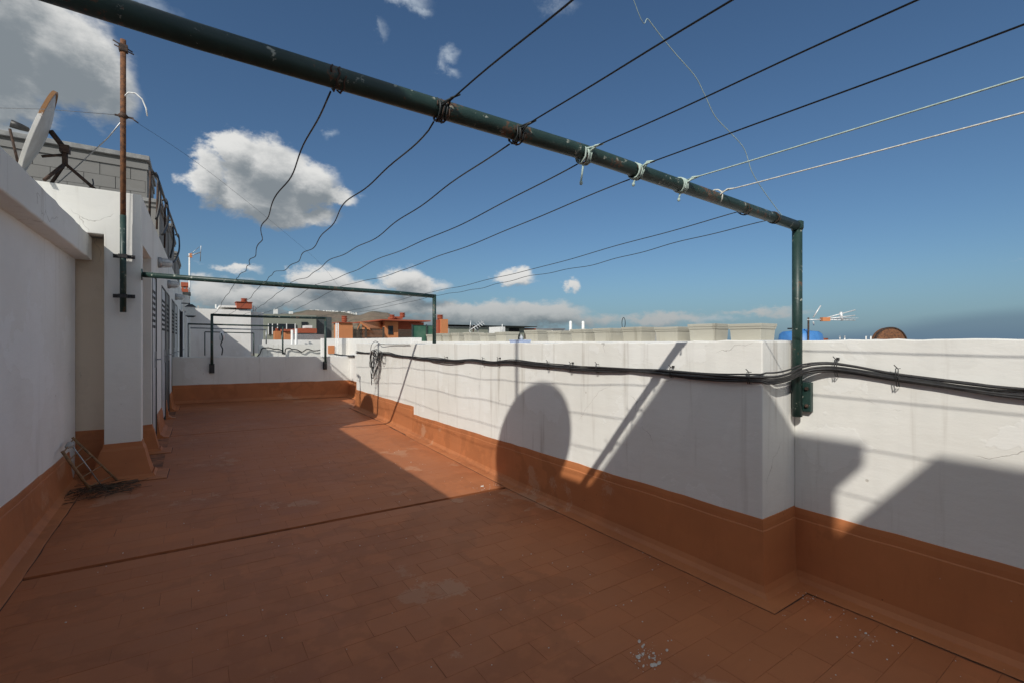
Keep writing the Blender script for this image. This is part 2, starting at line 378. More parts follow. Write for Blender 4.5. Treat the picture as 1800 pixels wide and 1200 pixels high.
hill([(330, 560), (380, 552), (430, 553), (470, 560), (520, 590)], 5200, 1500, 5)
random.seed(11)
hs = None
for i in range(26):
    u = 543 + i * 3.3 + random.uniform(-.8, .8); v = 546.3 + (u - 543) * .045 + random.uniform(-1.3, 1.6)
    a_, e_ = azel(u, v); d = 3330
    if hs is None:
        hs = MB().box(-6, 6, -5, 5, -14, 3).box(-3, 2, -5.4, -5.05, -3, .5).build('hillside_house', M['whitep'])
        tag(hs, 'tiny white house on the crest of the far brown hill', 'house', 'white houses along the far hill crest'); o = hs
    else: o = hs.copy(); col.objects.link(o)
    o.location = (d * math.sin(a_), d * math.cos(a_), EYE + d * math.tan(e_)); o.rotation_euler.z = random.uniform(-.6, .6)
    k = random.uniform(.8, 1.35); o.scale = (k, k, random.uniform(.8, 1.2))

# body of our own block and of the neighbours' under the terraces
blk = empty('apartment_block', (0, 0, -14), 'pale apartment block whose flat roof carries the terraces', 'building')
MB().box(-8, 3.0, -6, 46, 0, 13.93).build('wall', M['block'], blk)
MB().box(3.003, 16, -6, 46, 0, 13.93).build('wall', M['block'], blk)

# ================================================================ terrace floor
floor = None
xs = [-1.25, -.9, -.5, 0, .5, 1, 1.5, 2, 2.58, 3.1]
ys = [-5, -3, -1, 0, 1, 2, 3, 3.655, 3.658, 3.684, 3.687, 4.5, 5.5, 6.5, 7.47, 7.473, 7.493, 7.496, 8.5, 9.5, 10.5, 11.3]
vs = []
for y in ys:
    dep = .022 if (3.657 < y < 3.686 or 7.472 < y < 7.494) else 0
    for x in xs: vs.append((x, y, zf(x, y) - .0016 - dep))
nx = len(xs)
fs = [(j * nx + i, j * nx + i + 1, (j + 1) * nx + i + 1, (j + 1) * nx + i) for j in range(len(ys) - 1) for i in range(nx - 1)]
floor = MB().add(vs, fs).build('floor', M['paintjoint']); floor['kind'] = 'structure'

# tiles of the painted floor: the nearest ones singly, the rest joined
TL, TW = .285, (7.472 - 3.684) / 27
def tile_mesh(l, w):
    mb = MB(); b = .0016; h = .010
    a, c = l / 2, w / 2; b = .0009
    vs = [(-a, -c, -h), (a, -c, -h), (a, c, -h), (-a, c, -h), (-a, -c, -b), (a, -c, -b), (a, c, -b), (-a, c, -b),
          (-a + b, -c + b, 0), (a - b, -c + b, 0), (a - b, c - b, 0), (-a + b, c - b, 0)]
    fs = [(i, (i + 1) % 4, 4 + (i + 1) % 4, 4 + i) for i in range(4)] + [(4 + i, 4 + (i + 1) % 4, 8 + (i + 1) % 4, 8 + i) for i in range(4)] + [(8, 9, 10, 11)]
    return vs, fs
variants = []
for k in range(6):
    vs, fs = tile_mesh(TL - (.0003, .0014, .002, .0003, .0034, .0006)[k], TW - (.0003, .0018, .0004, .003, .0005, .001)[k])
    me = bpy.data.meshes.new('tile'); me.from_pydata(vs, [], fs); me.materials.append(M['tile']); variants.append((me, vs, fs))
cells = []
random.seed(3)
def span(y):
    x1 = 2.452 if y > 1.195 + TW / 2 else 2.812
    x0 = -.792 if y < 5.42 else (-.215 if y < 5.75 else -.27)
    if y > 9.2: x1 = 2.90
    return x0, x1
def blocked(x, y):
    x0, x1 = span(y)
    return x + TL / 2 < x0 + .02 or x - TL / 2 > x1 - .02
y = -1.3; row = 0
rows = []
yy = 3.684 + TW / 2
while yy < 7.44: rows.append(yy); yy += TW
yy = 3.67 - .013 - TW / 2
while yy > -1.4: rows.append(yy); yy -= TW
yy = 7.483 + .011 + TW / 2
while yy < 11.0: rows.append(yy); yy += TW
for row, y in enumerate(sorted(rows)):
    x = -1.3 + (row % 2) * TL / 2 + random.uniform(-.012, .012)
    while x < 2.95:
        if not blocked(x, y): cells.append((x, y))
        x += TL
cy_, sy_ = math.cos(YAW), math.sin(YAW)
def seen(x, y):
    d = sy_ * x + cy_ * y; r_ = cy_ * x - sy_ * y
    return d > .5 and abs(r_) < 1.15 * d + .2 and EYE / d < .80
cells.sort(key=lambda p: (0 if seen(*p) else 1, p[0] ** 2 + p[1] ** 2))
rest = MB()
for i, (x, y) in enumerate(cells):
    me, vs, fs = random.choice(variants)
    lim0, lim1 = span(y)
    if x + TL / 2 > lim1 or x - TL / 2 < lim0:          # cut tiles along the laps
        a_, b_ = max(lim0, x - TL / 2), min(lim1, x + TL / 2); x = (a_ + b_) / 2
        vs, fs = tile_mesh(b_ - a_ - .001, TW - .001)
        me = bpy.data.meshes.new('tile'); me.from_pydata(vs, [], fs); me.materials.append(M['tile'])
    z = zf(x, y) + random.choice((0, 0, 0, .0002, .0005, -.0003)) + random.uniform(-.0001, .0001)
    sl = (zf(x, y + .05) - zf(x, y - .05)) / .1 if not (7.3 < y < 7.7 or 3.5 < y < 3.8) else 0.
    if 3.67 < y < 3.8: sl = .0274
    if 7.3 < y < 7.48: sl = .0274
    rx, ry, rz = sl + random.gauss(0, .0007), .021 + random.gauss(0, .0006), random.gauss(0, .0020)
    if i < 298:
        o = bpy.data.objects.new('tile', me); col.objects.link(o); o.parent = floor
        o.location = (x, y, z); o.rotation_euler = (rx, ry, rz)
    else:
        mt = Matrix.Translation((x, y, z)) @ Matrix.Rotation(rz, 4, 'Z') @ Matrix.Rotation(ry, 4, 'Y') @ Matrix.Rotation(rx, 4, 'X')
        rest.add([mt @ Vector(p) for p in vs], fs)
rest.build('tile', M['tile'], floor)['kind'] = 'stuff'

# ---- membrane upstands with a lap on the floor
def upstand(parent, path, ztop, name='skirting', m=None, flare=.0, lap=.125, th=.007, ofs=(0, 0, 0), close=(True, True), flr=zf, sub=.12):
    """profile swept along a path; the terrace lies on the LEFT of the path direction"""
    P_ = [Vector((p[0], p[1], 0)) for p in path]; pts = []
    for i in range(len(P_) - 1):
        nseg = max(1, int((P_[i + 1] - P_[i]).length / sub))
        for k in range(nseg): pts.append((P_[i].lerp(P_[i + 1], k / nseg), i, k == 0))
    pts.append((P_[-1], len(P_) - 2, True))
    nrm = []
    for i in range(len(P_) - 1):
        d = (P_[i + 1] - P_[i]).normalized(); nrm.append(Vector((-d.y, d.x, 0)))
    prof = [(.0, 1.), (.005, .998), (.0075, .93), (.0075, .86), (.0115, .845), (.015 + flare * .4, .45), (.022 + flare * .8, .16), (.034 + flare, .07), (.055 + flare, .03)]
    if flare > .03: prof = [(.0, 1.), (.005, .998), (.009, .93), (.013, .87), (.016 + flare * .12, .80), (.02 + flare * .42, .45), (.022 + flare * .85, .08), (.026 + flare * .97, .03), (.040 + flare, .01)]
    vs = []; fs = []; K = len(prof) + 3
    for (p, seg, corner) in pts:
        if corner and 0 < seg and (p - P_[seg]).length < 1e-6:
            n1, n2 = nrm[seg - 1], nrm[seg]; n_ = (n1 + n2); n_ = n_ / max(.35, n_.dot(n1))
        else: n_ = nrm[seg]
        zt = ztop(p.x, p.y) + random.uniform(-.002, .002) + .0025 * math.sin(7.3 * (p.x + p.y)) + .0015 * math.sin(19 * (p.x + p.y)); w = lap + random.uniform(-.003, .003)
        for k, (o_, h) in enumerate(prof):
            q = p + n_ * o_; zb = flr(q.x, q.y); vs.append((q.x, q.y, zb + (zt - zb) * h if k < 7 else zb + th + (.03 if k == 7 else .008)))
        q = p + n_ * (w - .006); vs.append((q.x, q.y, flr(q.x, q.y) + th))
        q = p + n_ * w; vs.append((q.x, q.y, flr(q.x, q.y) + th - .003))
        vs.append((q.x, q.y, flr(q.x, q.y) - .012))
    for i in range(len(pts) - 1):
        for k in range(K - 1): fs.append((i * K + k, (i + 1) * K + k, (i + 1) * K + k + 1, i * K + k + 1))
    # end caps
    for e, i in ((0, 0), (1, len(pts) - 1)):
        if close[e]:
            p, seg, _ = pts[i]; b = len(vs); vs.append((p.x, p.y, flr(p.x, p.y) - .012)); f = tuple(i * K + k for k in range(K)) + (b,)
            fs.append(f if e == 0 else tuple(reversed(f)))
    vs = [tuple(q[k] - ofs[k] for k in range(3)) for q in vs]
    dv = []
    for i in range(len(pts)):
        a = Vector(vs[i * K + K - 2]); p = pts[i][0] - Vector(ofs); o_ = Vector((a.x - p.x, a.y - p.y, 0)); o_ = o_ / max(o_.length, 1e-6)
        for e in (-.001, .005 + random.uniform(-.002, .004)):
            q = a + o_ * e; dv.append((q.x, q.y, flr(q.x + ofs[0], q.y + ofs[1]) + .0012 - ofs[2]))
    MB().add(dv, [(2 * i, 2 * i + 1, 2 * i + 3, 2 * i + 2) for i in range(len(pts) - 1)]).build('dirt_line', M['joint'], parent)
    return MB().add(vs, fs, False).build(name, m or M['terra'], parent)

# ================================================================ right parapets
random.seed(5)
T = (2.95, 0, 0)
w1 = empty('parapet_wall', T, 'white parapet wall at far right, behind the near green post, with rusty dish beyond', 'wall')
rough_slab('wall_body', M['white'], w1, 2.95, 3.12, -4.5, 1.31, -.05, lambda t: 1.408 + .004 * math.sin(t * 3), ofs=T)
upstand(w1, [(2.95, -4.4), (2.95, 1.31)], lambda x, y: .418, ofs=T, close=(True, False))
T = (2.58, 3, 0)
w2 = empty('parapet_wall', T, 'long thick white parapet wall carrying the black cables along the right side', 'wall')
rough_slab('wall_body', M['white'], w2, 2.58, 3.12, 1.31, 9.05, -.05, lambda t: lerp(1.402, 1.368, max(0, min(1, (t - 1.3) / 4.8))) + .0035 * math.sin(t * 5.1), ofs=T)
random.seed(6)
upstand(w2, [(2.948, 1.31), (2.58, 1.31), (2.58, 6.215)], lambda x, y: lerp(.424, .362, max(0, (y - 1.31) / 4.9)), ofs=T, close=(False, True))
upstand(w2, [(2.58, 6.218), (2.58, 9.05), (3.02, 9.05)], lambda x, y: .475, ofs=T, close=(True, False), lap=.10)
T = (3.03, 10, 0)
w3 = empty('parapet_wall', T, 'low white wall at the far right corner of the terrace, past the cable coil', 'wall')
rough_slab('wall_body', M['white2'], w3, 3.03, 3.2, 9.053, 11.2, 0, lambda t: 1.10, ofs=T)
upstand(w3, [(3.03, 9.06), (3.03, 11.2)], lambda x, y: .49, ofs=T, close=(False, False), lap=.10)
T = (1.3, 11.2, 0)
w4 = empty('parapet_wall', T, 'low white cross wall closing the far end of the terrace', 'wall')
rough_slab('wall_body', M['white'], w4, -.38, 3.2, 11.203, 11.36, 0, lambda t: lerp(1.10, 1.052, (t + .38) / 3.4), axis='x', ofs=T)
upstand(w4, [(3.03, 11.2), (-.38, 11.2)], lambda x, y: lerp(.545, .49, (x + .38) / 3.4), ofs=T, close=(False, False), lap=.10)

# ================================================================ left: near rooftop room, with its higher part behind the camera
random.seed(8)
T = (-.92, 3, 0)
nr = empty('rooftop_room', T, 'white rooftop room at left edge with thick overhanging cornice', 'building')
rough_slab('wall_body', M['white2'], nr, -4.2, -.92, -1.9, 5.88, -.05, lambda t: 2.17, ofs=T, amp=.0)
cn = MB(); vs = []; fs = []
L_ = [(-4.2, 2.170), (-.802, 2.166), (-.80, 2.385), (-4.2, 2.385)]
ysn = [1.16 + k * (5.875 - 1.16) / 40 for k in range(41)]
for y in ysn:
    j = random.uniform(-.004, .004)
    vs += [(L_[0][0], y, L_[0][1]), (L_[1][0] + j * .4, y, L_[1][1] + j * .5), (L_[2][0] + j * .4, y, L_[2][1] + j), (L_[3][0], y, L_[3][1])]
for i in range(40):
    for k in range(4): fs.append((i * 4 + k, i * 4 + (k + 1) % 4, (i + 1) * 4 + (k + 1) % 4, (i + 1) * 4 + k))
fs += [(3, 2, 1, 0), (160, 161, 162, 163)]
bevel(MB().add([(a - T[0], b - T[1], c_) for a, b, c_ in vs], fs).build('cornice', M['white'], nr), .012, 3)
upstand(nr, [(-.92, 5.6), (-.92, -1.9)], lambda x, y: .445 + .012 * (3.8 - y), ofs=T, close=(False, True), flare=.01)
# stair tower part (stands left of and behind the camera; throws the shade on the near terrace)
T2 = (-.78, -.4, 0)
st = empty('stair_tower', T2, 'taller white stair tower beside the camera on the left of the terrace', 'building')
def bx(x0, x1, y0, y1, z0, z1, T): return MB().box(x0 - T[0], x1 - T[0], y0 - T[1], y1 - T[1], z0 - T[2], z1 - T[2])
bx(-4.2, -.78, -1.90, 1.14, 2.172, 3.225, T2).build('wall', M['white2'], st)
T3 = (-.78, -1, 3.225)
tk = empty('water_tank', T3, 'lidded concrete water tank on top of the stair tower left of the terrace', 'tank')
bx(-1.9, -.80, -1.52, -.44, 3.228, 4.03, T3).build('tank_body', M['grey'], tk)
bx(-1.95, -.78, -1.64, -.416, 4.033, 4.155, T3).build('lid', M['grey'], tk)
T4 = (-.78, -3.5, 0)
b2 = empty('rooftop_room', T4, 'white rooftop room behind the camera at the near end', 'building')
bx(-4.2, -.78, -5.5, -1.93, -.05, 4.15, T4).build('wall', M['white2'], b2)
T5 = (1, -5, 0)
bw = empty('parapet_wall', T5, 'white cross wall closing the near end of the terrace behind the camera', 'wall')
bx(-.775, 2.945, -4.6, -4.42, -.05, 1.4, T5).build('wall_body', M['white'], bw)

# ================================================================ long rooftop building at left with doors
ANG = -.0126
LB = (-.42, 5.65, 0)
lb = empty('storage_row', LB, 'long white rooftop building with a row of narrow doors and concrete tanks on top', 'building', rz=ANG)
def lpt(x, y, z):   # local -> world
    c_, s_ = math.cos(ANG), math.sin(ANG); return (LB[0] + x * c_ - y * s_, LB[1] + x * s_ + y * c_, z)
ZT = 2.80
# front face: pillar, wall above, set-back panel
sec = [(-2.9, 2.388), (-.27, 2.388), (-.27, 0), (0, 0), (0, ZT), (-2.9, ZT)]
bevel(MB().add([(x, 0, z) for x, z in sec] + [(x, .14, z) for x, z in sec], [(0, 1, 4, 5), (1, 2, 3, 4), (11, 10, 7, 6), (10, 9, 8, 7)] + [((i + 1) % 6, i, 6 + i, 6 + (i + 1) % 6) for i in range(6)]).build('front_wall', M['white'], lb), .005, 2)
MB().box(-.9, -.275, .24, .40, 0, 2.386).build('wall', M['beige'], lb)
MB().box(-.27, -.001, .14, 1.045, 2.345, ZT).build('lintel', M['white'], lb)
MB().box(-2.9, -.273, .143, 12.2, 2.39, ZT - .003).build('roof', M['grey'], lb)
MB().box(-1.3, -.9, .41, 1.04, 0, 2.385).build('wall', M['white2'], lb)
# piers between the doors
doors = [(1.13, 1.74), (2.60, 3.45), (3.60, 4.42), (5.15, 6.15), (6.50, 7.40), (8.6, 9.4), (9.7, 10.5)]
segs = []; y0 = 1.045
for a, b in doors: segs.append((y0, a)); y0 = b
segs.append((y0, 12.2))
for a, b in segs: MB().box(-.9, -.001, a, b, 0, ZT - .6).build('pier', M['white'], lb)
MB().box(-.9, -.001, 1.045, 12.2, ZT - .6, ZT).build('wall', M['white'], lb)
def door(a, b, dark, k):
    z0, z1 = .24, ZT - .6
    d = MB().box(-.04, -.008, a + .02, b - .02, z0, z1 - .02).build('door', M['door_dk'] if dark else M['door'], lb)
    f = MB().box(-.05, .004, a, a + .018, 0, z1).box(-.05, .004, b - .018, b, 0, z1).box(-.05, .004, a + .018, b - .018, z1 - .018, z1).build('frame', M['frame_dk'], d)
    v = MB(); w = b - a - .2
    for half in range(2):
        for r in range(7):
            ya = a + .1 + half * (w / 2 + .03)
            v.box(-.0075, -.0055, ya, ya + w / 2 - .03, z1 - .22 - r * .07, z1 - .185 - r * .07)
    v.build('vent', M['void'], d)
    MB().tube([(-.01, b - .13, 1.18), (.045, b - .13, 1.18), (.047, b - .02, 1.18)], .009, 6).box(-.0075, .004, b - .16, b - .10, 1.08, 1.28).build('handle', M['galv'], d)
    MB().box(-.9, -.1, a, b, 0, .23).build('doorstep', M['terra'], lb)
for k, (a, b) in enumerate(doors): door(a, b, k in (2, 3, 5), k)
def zfl(x, y): q = lpt(x, y, 0); return zf(q[0], q[1])
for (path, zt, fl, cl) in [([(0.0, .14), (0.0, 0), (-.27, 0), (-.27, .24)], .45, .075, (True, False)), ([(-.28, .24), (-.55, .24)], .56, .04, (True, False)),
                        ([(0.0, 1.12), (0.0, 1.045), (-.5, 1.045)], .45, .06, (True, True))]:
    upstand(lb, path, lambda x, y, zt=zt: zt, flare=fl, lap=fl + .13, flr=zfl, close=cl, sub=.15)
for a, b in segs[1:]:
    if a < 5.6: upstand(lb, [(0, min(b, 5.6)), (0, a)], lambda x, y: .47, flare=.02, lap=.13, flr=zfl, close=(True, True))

# neighbours' continuation of the row past the cross wall
T = (-.28, 24, 0)
lb2 = empty('storage_row', T, 'further white rooftop rooms continuing the row beyond the cross wall', 'building')
bx(-3.2, -.20, 17.9, 27.6, -.05, 2.3, T).build('wall', M['white2'], lb2)
bx(-3.2, -.26, 17.95, 27.6, 2.303, 3.25, T).build('tank_wall', M['grey'], lb2)
bx(-.199, -.17, 19.5, 20.4, .1, 2.0, T).build('door', M['door_dk'], lb2)
bx(-.199, -.17, 22.5, 23.4, .1, 2.0, T).build('door', M['door_dk'], lb2)

# concrete tanks on the roof
def tank(a, b, zt, label):
    w = lpt(-.02, a, ZT); c0 = empty('roof_tank', w, label, 'tank', 'concrete tanks on the storage row roof', ANG)
    x1 = -.01; L = b - a
    body = MB().box(-1.0, x1, 0, L, 0, zt - ZT - .11); body.build('tank_body', M['blockwork'], c0)
    MB().box(-1.02, x1 + .02, -.02, L + .02, zt - ZT - .108, zt - ZT - .055).build('rim', M['blockwork'], c0)
    bevel(MB().box(-1.05, x1 + .035, -.045, L + .045, zt - ZT - .052, zt - ZT).build('lid', M['lidgrey'], c0), .006)
    return c0
tks = [
       (2.65, 4.5, 3.42, 'nearest low grey roof tank along the storage row, beside the hoses'), (4.9, 6.8, 3.56, 'middle and tallest of the low grey roof tanks'),
       (7.4, 9.6, 3.45, 'farthest grey roof tank of the storage row')]
for a, b, zt, l in tks: tank(a, b, zt, l)
T = (-1.35, 10.3, ZT); wt = empty('block_tank', T, 'big grey concrete-block water tank behind the rusty mast and the dish', 'tank')
rnd = random.Random(77)
wt_b = MB().box(-1.36 + .02, .66 - .02, .02, 1.58, 0, 1.60); wt_b.build('tank_body', M['blockwork'], wt)
k = 0
for cz in range(8):
    x = -1.36 + (-.2 if cz % 2 else 0)
    while x < .66:
        x0, x1 = max(-1.36, x + .004), min(.66, x + .396)
        if x1 - x0 > .05: MB().box(x0, x1, rnd.uniform(-.003, .002), .019, cz * .2 + .003, cz * .2 + .197).build('block', M['blockwork'], wt)
        x += .4
MB().box(.6405, .662, -.002, 1.6, 0, 1.6).build('side_wall', M['blockwork'], wt)
MB().box(-1.38, .68, -.02, 1.62, 1.603, 1.70).build('ring_beam', M['blockwork'], wt)
MB().box(-1.36, .66, .03, 1.58, 1.702, 1.76).build('recess', M['blockwork'], wt)
bevel(MB().box(-1.40, .70, -.05, 1.65, 1.762, 1.84).build('lid', M['lidgrey'], wt), .006)
# low rail along the tank lids and black hoses that drop to the roof edge
hos = []
for k, (ya, za, yb, zb) in enumerate([(1.15, 3.33, 1.03, 2.80), (2.90, 3.47, 1.95, 2.80), (4.25, 3.46, 3.80, 2.78), (6.9, 3.72, 4.5, 2.78)]):
    pts = []
    for i in range(15):
        t = i / 14; y = lerp(ya, yb, t ** 1.6); z = lerp(za, zb, t); x = .045 + .03 * math.sin(math.pi * t)
        pts.append(lpt(x, y, z))
    pts = [lpt(-.02, ya + .04, za + .02), lpt(.03, ya + .06, za + .05)] + pts
    p0 = Vector(pts[0]); o = MB().tube([Vector(p) - p0 for p in pts], .015, 8).build('water_hose', M['black'], loc=p0)
    tag(o, ['black hose hanging from the nearest grey roof tank', 'black hose hanging from the second grey roof tank', 'black hose curving down from the third grey roof tank', 'black hose hanging from the fourth roof tank, last of the row'][k], 'hose', 'black hoses hanging off the roof tanks')
rl = [lpt(.0, 1.05, 3.36), lpt(.03, 1.6, 3.40), lpt(.03, 3.0, 3.46), lpt(.03, 4.8, 3.58), lpt(.03, 6.9, 3.70)]
sp = empty('supply_pipe', lpt(0, 1.05, ZT), 'thin black water pipe running along the tops of the roof tanks', 'pipe'); p0 = Vector(sp.location)
MB().tube([Vector(p) - p0 for p in rl], .016, 8).build('pipe_run', M['black'], sp)
for k, p in enumerate(rl[:3]): MB().tube([Vector((p[0] - .02, p[1] + .02, ZT)) - p0, Vector((p[0] - .01, p[1] + .02, p[2])) - p0], .012, 6).build('pipe_support', M['dkrust'], sp)

# bulkhead lamps
def bulkhead(y, z, label):
    p = lpt(0, y, z); r = empty('wall_lamp', p, label, 'lamp', 'glass bulkhead lamps over the doors', ANG)
    MB().lathe([(0, 0), (.07, 0), (.072, .03), (.058, .045)], axis=(1, 0, 0), n=16).build('base', M['galv'], r)
    MB().lathe([(.052, .036), (.056, .08), (.050, .12), (.032, .148), (0, .158)], axis=(1, 0, 0), n=16).build('glass_shade', M['lampglass'], r)
    g = MB()
    for k in range(4):
        a = math.pi * k / 4; g.tube([(x, rr * math.cos(a), rr * math.sin(a)) for x, rr in ((.04, .060), (.09, .062), (.13, .052), (.165, 0), (.13, -.052), (.09, -.062), (.04, -.060))], .0025, 4)
    g.build('cage', M['galv'], r)
bulkhead(1.98, 2.435, 'nearest glass bulkhead lamp, above the green pipe by the pillar')
bulkhead(3.95, 2.35, 'second glass bulkhead lamp, half hidden by the green pipe')
bulkhead(6.45, 2.34, 'third glass bulkhead lamp, below the green pipe')
p = (-.25, 15.5, 2.22); la = empty('wall_lantern', p, 'black wall lantern at the far end of the storage row', 'lamp')
MB().box(-.05, .15, -.02, .02, .205, .23).build('arm', M['black'], la)
MB().frust(.16, 0, .122, .2, .13, .13, .04, .04).build('lantern_cap', M['black'], la)
MB().frust(.16, 0, -.16, -.122, .06, .06, .12, .12).build('lantern_base', M['black'], la)
MB().frust(.16, 0, -.12, .12, .09, .09, .11, .11).build('lantern_glass', M['whitep'], la)
MB().box(-.10, -.05, -.05, .05, -.1, .25).build('bracket', M['whitep'], la)

# ================================================================ rusty mast on the pillar
mx, my = -.547, 5.58
ms = empty('antenna_mast', (mx, my, 1.67), 'rusty steel mast clamped to the white pillar, green at its foot', 'mast')
MB().tube([(0, 0, 0), (0, 0, .9)], .0245, 14).build('lower_tube', M['green'], ms)
MB().tube([(0, 0, .9), (0, .0, 1.75), (0, 0, 2.53)], .0225, 14).build('upper_tube', M['rust'], ms)
for z in (.15, .52):
    c = MB().box(-.075, .085, .018, .03, z - .017, z + .017).box(-.032, .032, -.028, .018, z - .017, z + .017)
    for sx in (-.06, .065): c.lathe([(0, 0), (.009, 0), (.009, .012), (0, .014)], (sx, .018, z), (0, -1, 0), 8)
    c.build('clamp', M['black'], ms)
MB().tube([(-.07, -.03, 2.49), (.07, -.02, 2.43)], .006, 6).tube([(-.06, -.03, 2.45), (.08, -.02, 2.41)], .006, 6).box(-.03, .035, -.03, .025, 2.42, 2.48).build('top_clamp', M['dkrust'], ms)
MB().lathe([(.023, 0), (.036, .01), (.036, .03), (.023, .045)], (0, 0, 1.80), n=12).box(-.06, .075, -.006, .006, 1.812, 1.826).tube([(.06, 0, 1.82), (.11, -.02, 1.78)], .006, 5).build('guy_ring', M['dkrust'], ms)
MB().tube([(0, -.01, 1.99), (.04, -.02, 2.045), (.09, -.03, 2.05), (.14, -.03, 2.01), (.17, -.03, 1.93), (.178, -.03, 1.86)], .0065, 6).build('cable_end', M['whitep'], ms)
def wire(name, pts, r, m, label, cat, group=None, n=5, parts=()):
    p0 = Vector(pts[0]); o = MB().tube([Vector(p) - p0 for p in pts], r, n).build(name, m, loc=p0)
    return tag(o, label, cat, group)
wire('guy_wire', [(mx - .05, my, 3.49), (-1.0, 5.3, 3.31), (-1.6, 4.9, 3.0), (-2.3, 4.4, 2.42)], .0025, M['galv'], 'thin guy wire from the rusty mast down to the left past the dish', 'wire', 'guy wires of the rusty mast', 4)
wire('guy_wire', [(mx, my, 3.46), (mx - .13, my + .18, 3.32), (mx - .40, my + .45, 3.06), (mx - .62, my + .6, 2.83)], .0055, M['galv'], 'thick pale guy cable slanting from the mast to the roof by the dish', 'wire', 'guy wires of the rusty mast', 5)
gw2 = [(mx + .08, my, 3.47), (.1, 6.3, 3.36), (1.2, 8.2, 3.15), (2.2, 10.0, 2.9), (3.4, 12., 2.2)]
def catmull(P, n=8):
    out = []
    for i in range(len(P) - 1):
        p0, p1, p2, p3 = [Vector(P[max(0, min(len(P) - 1, j))]) for j in (i - 1, i, i + 1, i + 2)]
        for k in range(n):
            t = k / n; out.append(.5 * ((2 * p1) + (-p0 + p2) * t + (2 * p0 - 5 * p1 + 4 * p2 - p3) * t * t + (-p0 + 3 * p1 - 3 * p2 + p3) * t ** 3))
    out.append(Vector(P[-1])); return out
wire('guy_wire', catmull(gw2), .0016, M['wire'], 'hair-thin guy wire from the mast crossing the big cloud', 'wire', 'guy wires of the rusty mast', 3)

# ================================================================ satellite dishes
def dish(c, nrm, r, label, base_z, legs=True, mast=None, rimmat=None):
    nrm = Vector(nrm).normalized(); c = Vector(c)
    root = empty('satellite_dish', (c.x - nrm.x * .25, c.y - nrm.y * .25, base_z), label, 'satellite dish')
    o0 = Vector(root.location); q = c - o0
    prof = [(0, 0)] + [(r * k / 8, .16 * r * (k / 8) ** 2) for k in range(1, 9)]
    back = [(rr, z - .006) for rr, z in reversed(prof)]
    MB().lathe(prof + back, q - nrm * .16 * r, nrm, 40, True, 1.06).build('reflector', M['dish'], root)
    MB().lathe([(r - .004, -.022), (r + .012, -.020), (r + .012, .006), (r - .004, .008), (r - .004, -.022)], q, nrm, 40, False, 1.06).build('rim', rimmat or M['whitep'], root)
    dn = (Vector((0, 0, -1)) - nrm * Vector((0, 0, -1)).dot(nrm)).normalized()
    f = q + nrm * r * .40 + dn * r * .05
    MB().tube([q + dn * r * .97, f + dn * .05], .010, 8).build('feed_arm', M['dkrust'], root)
    MB().lathe([(0, -.01), (.035, -.01), (.03, .05), (.02, .10), (0, .11)], f, -nrm + Vector((0, 0, .1)), 14).build('receiver', M['black'], root)
    bk = q - nrm * (.16 * r + .03); piv = bk - nrm * .10 + Vector((0, 0, -.04))
    MB().tube([bk + Vector((0, 0, .07)), piv], .022, 8).tube([bk + dn * r * .5, piv + Vector((0, 0, -.05))], .012, 8).box(*[v for k in range(3) for v in (piv[k] - .034, piv[k] + .034)]).build('mount', M['dkrust'], root)
    post_b = Vector((piv.x, piv.y, .22))
    MB().tube([piv, post_b], .021, 10).build('post', M['dkrust'], root)
    for a in (10, 130, 250):
        e = Vector((post_b.x + .26 * math.cos(R(a)), post_b.y + .26 * math.sin(R(a)), 0.0))
        MB().tube([post_b + Vector((0, 0, .02)), e], .014, 8).build('leg', M['dkrust'], root)
    if mast:
        MB().tube([Vector(mast[0]) - o0, Vector(mast[1]) - o0], .02, 8).build('side_mast', M['rust'], root)
    return root
dish((-1.165, 5.82, 3.27), (-.95, -.19, .30), .375, 'pale satellite dish with a rusty rim on dark tripod at the roof corner', 2.802, rimmat=M['rimpaint'])
dish((-1.2, .82, 3.765), (-.86, -.38, .35), .45, 'large satellite dish standing on the stair tower roof', 3.23, mast=((-1.3, .96, 3.235), (-1.3, .96, 5.25)), rimmat=M['rust'])
wire('roof_cable', catmull([(-.83, 6.10, 3.0), (-.82, 6.05, 2.93), (-.86, 6.03, 2.88), (-.9, 6.0, 2.83), (-.97, 5.95, 2.81)]), .006, M['black'], 'short black cable hanging down the nearest grey tank', 'cable')

# ================================================================ clothesline frames
def flange(mb, p, ax):
    mb.lathe([(0, 0), (.055, 0), (.055, .008), (0, .008)], p, ax, 14)
BZ = 2.09
def pipe_frame(name, loc, label, pts, r, foot=None, flangeat=None, extra=None, m=None):
    root = empty(name, loc, label, 'clothesline frame', 'green pipe clothesline frames'); L0 = Vector(loc)
    beam, posts = pts
    MB().tube([Vector(p) - L0 for p in beam], r, 20).build('beam', m or M['green'], root)
    for a in posts: MB().tube([Vector(p) - L0 for p in a], r * .97, 18).build('post', m or M['green'], root)
    if flangeat:
        f = MB(); flange(f, Vector(flangeat[0]) - L0, flangeat[1]); f.build('flange', m or M['green'], root)
    return root
f1 = pipe_frame('clothesline_stand', (2.9, 1.27, .98), 'big dark green pipe frame crossing overhead in the foreground', ([(-.915, 1.27, BZ + .02), (.0, 1.27, BZ + .004), (1.2, 1.27, BZ + .018), (2.3, 1.27, BZ - .006), (2.895, 1.27, BZ - .018)], [[(2.895, 1.27, BZ + .008), (2.895, 1.27, .965)]]), .0275, flangeat=((-.918, 1.27, BZ + .02), (1, 0, 0)))
o0 = Vector(f1.location)
MB().lathe([(.0, -.031), (.029, -.031), (.033, -.02), (.033, .016), (.0, .02)], Vector((2.895, 1.27, BZ - .012)) - o0, n=18).build('elbow', M['green'], f1)
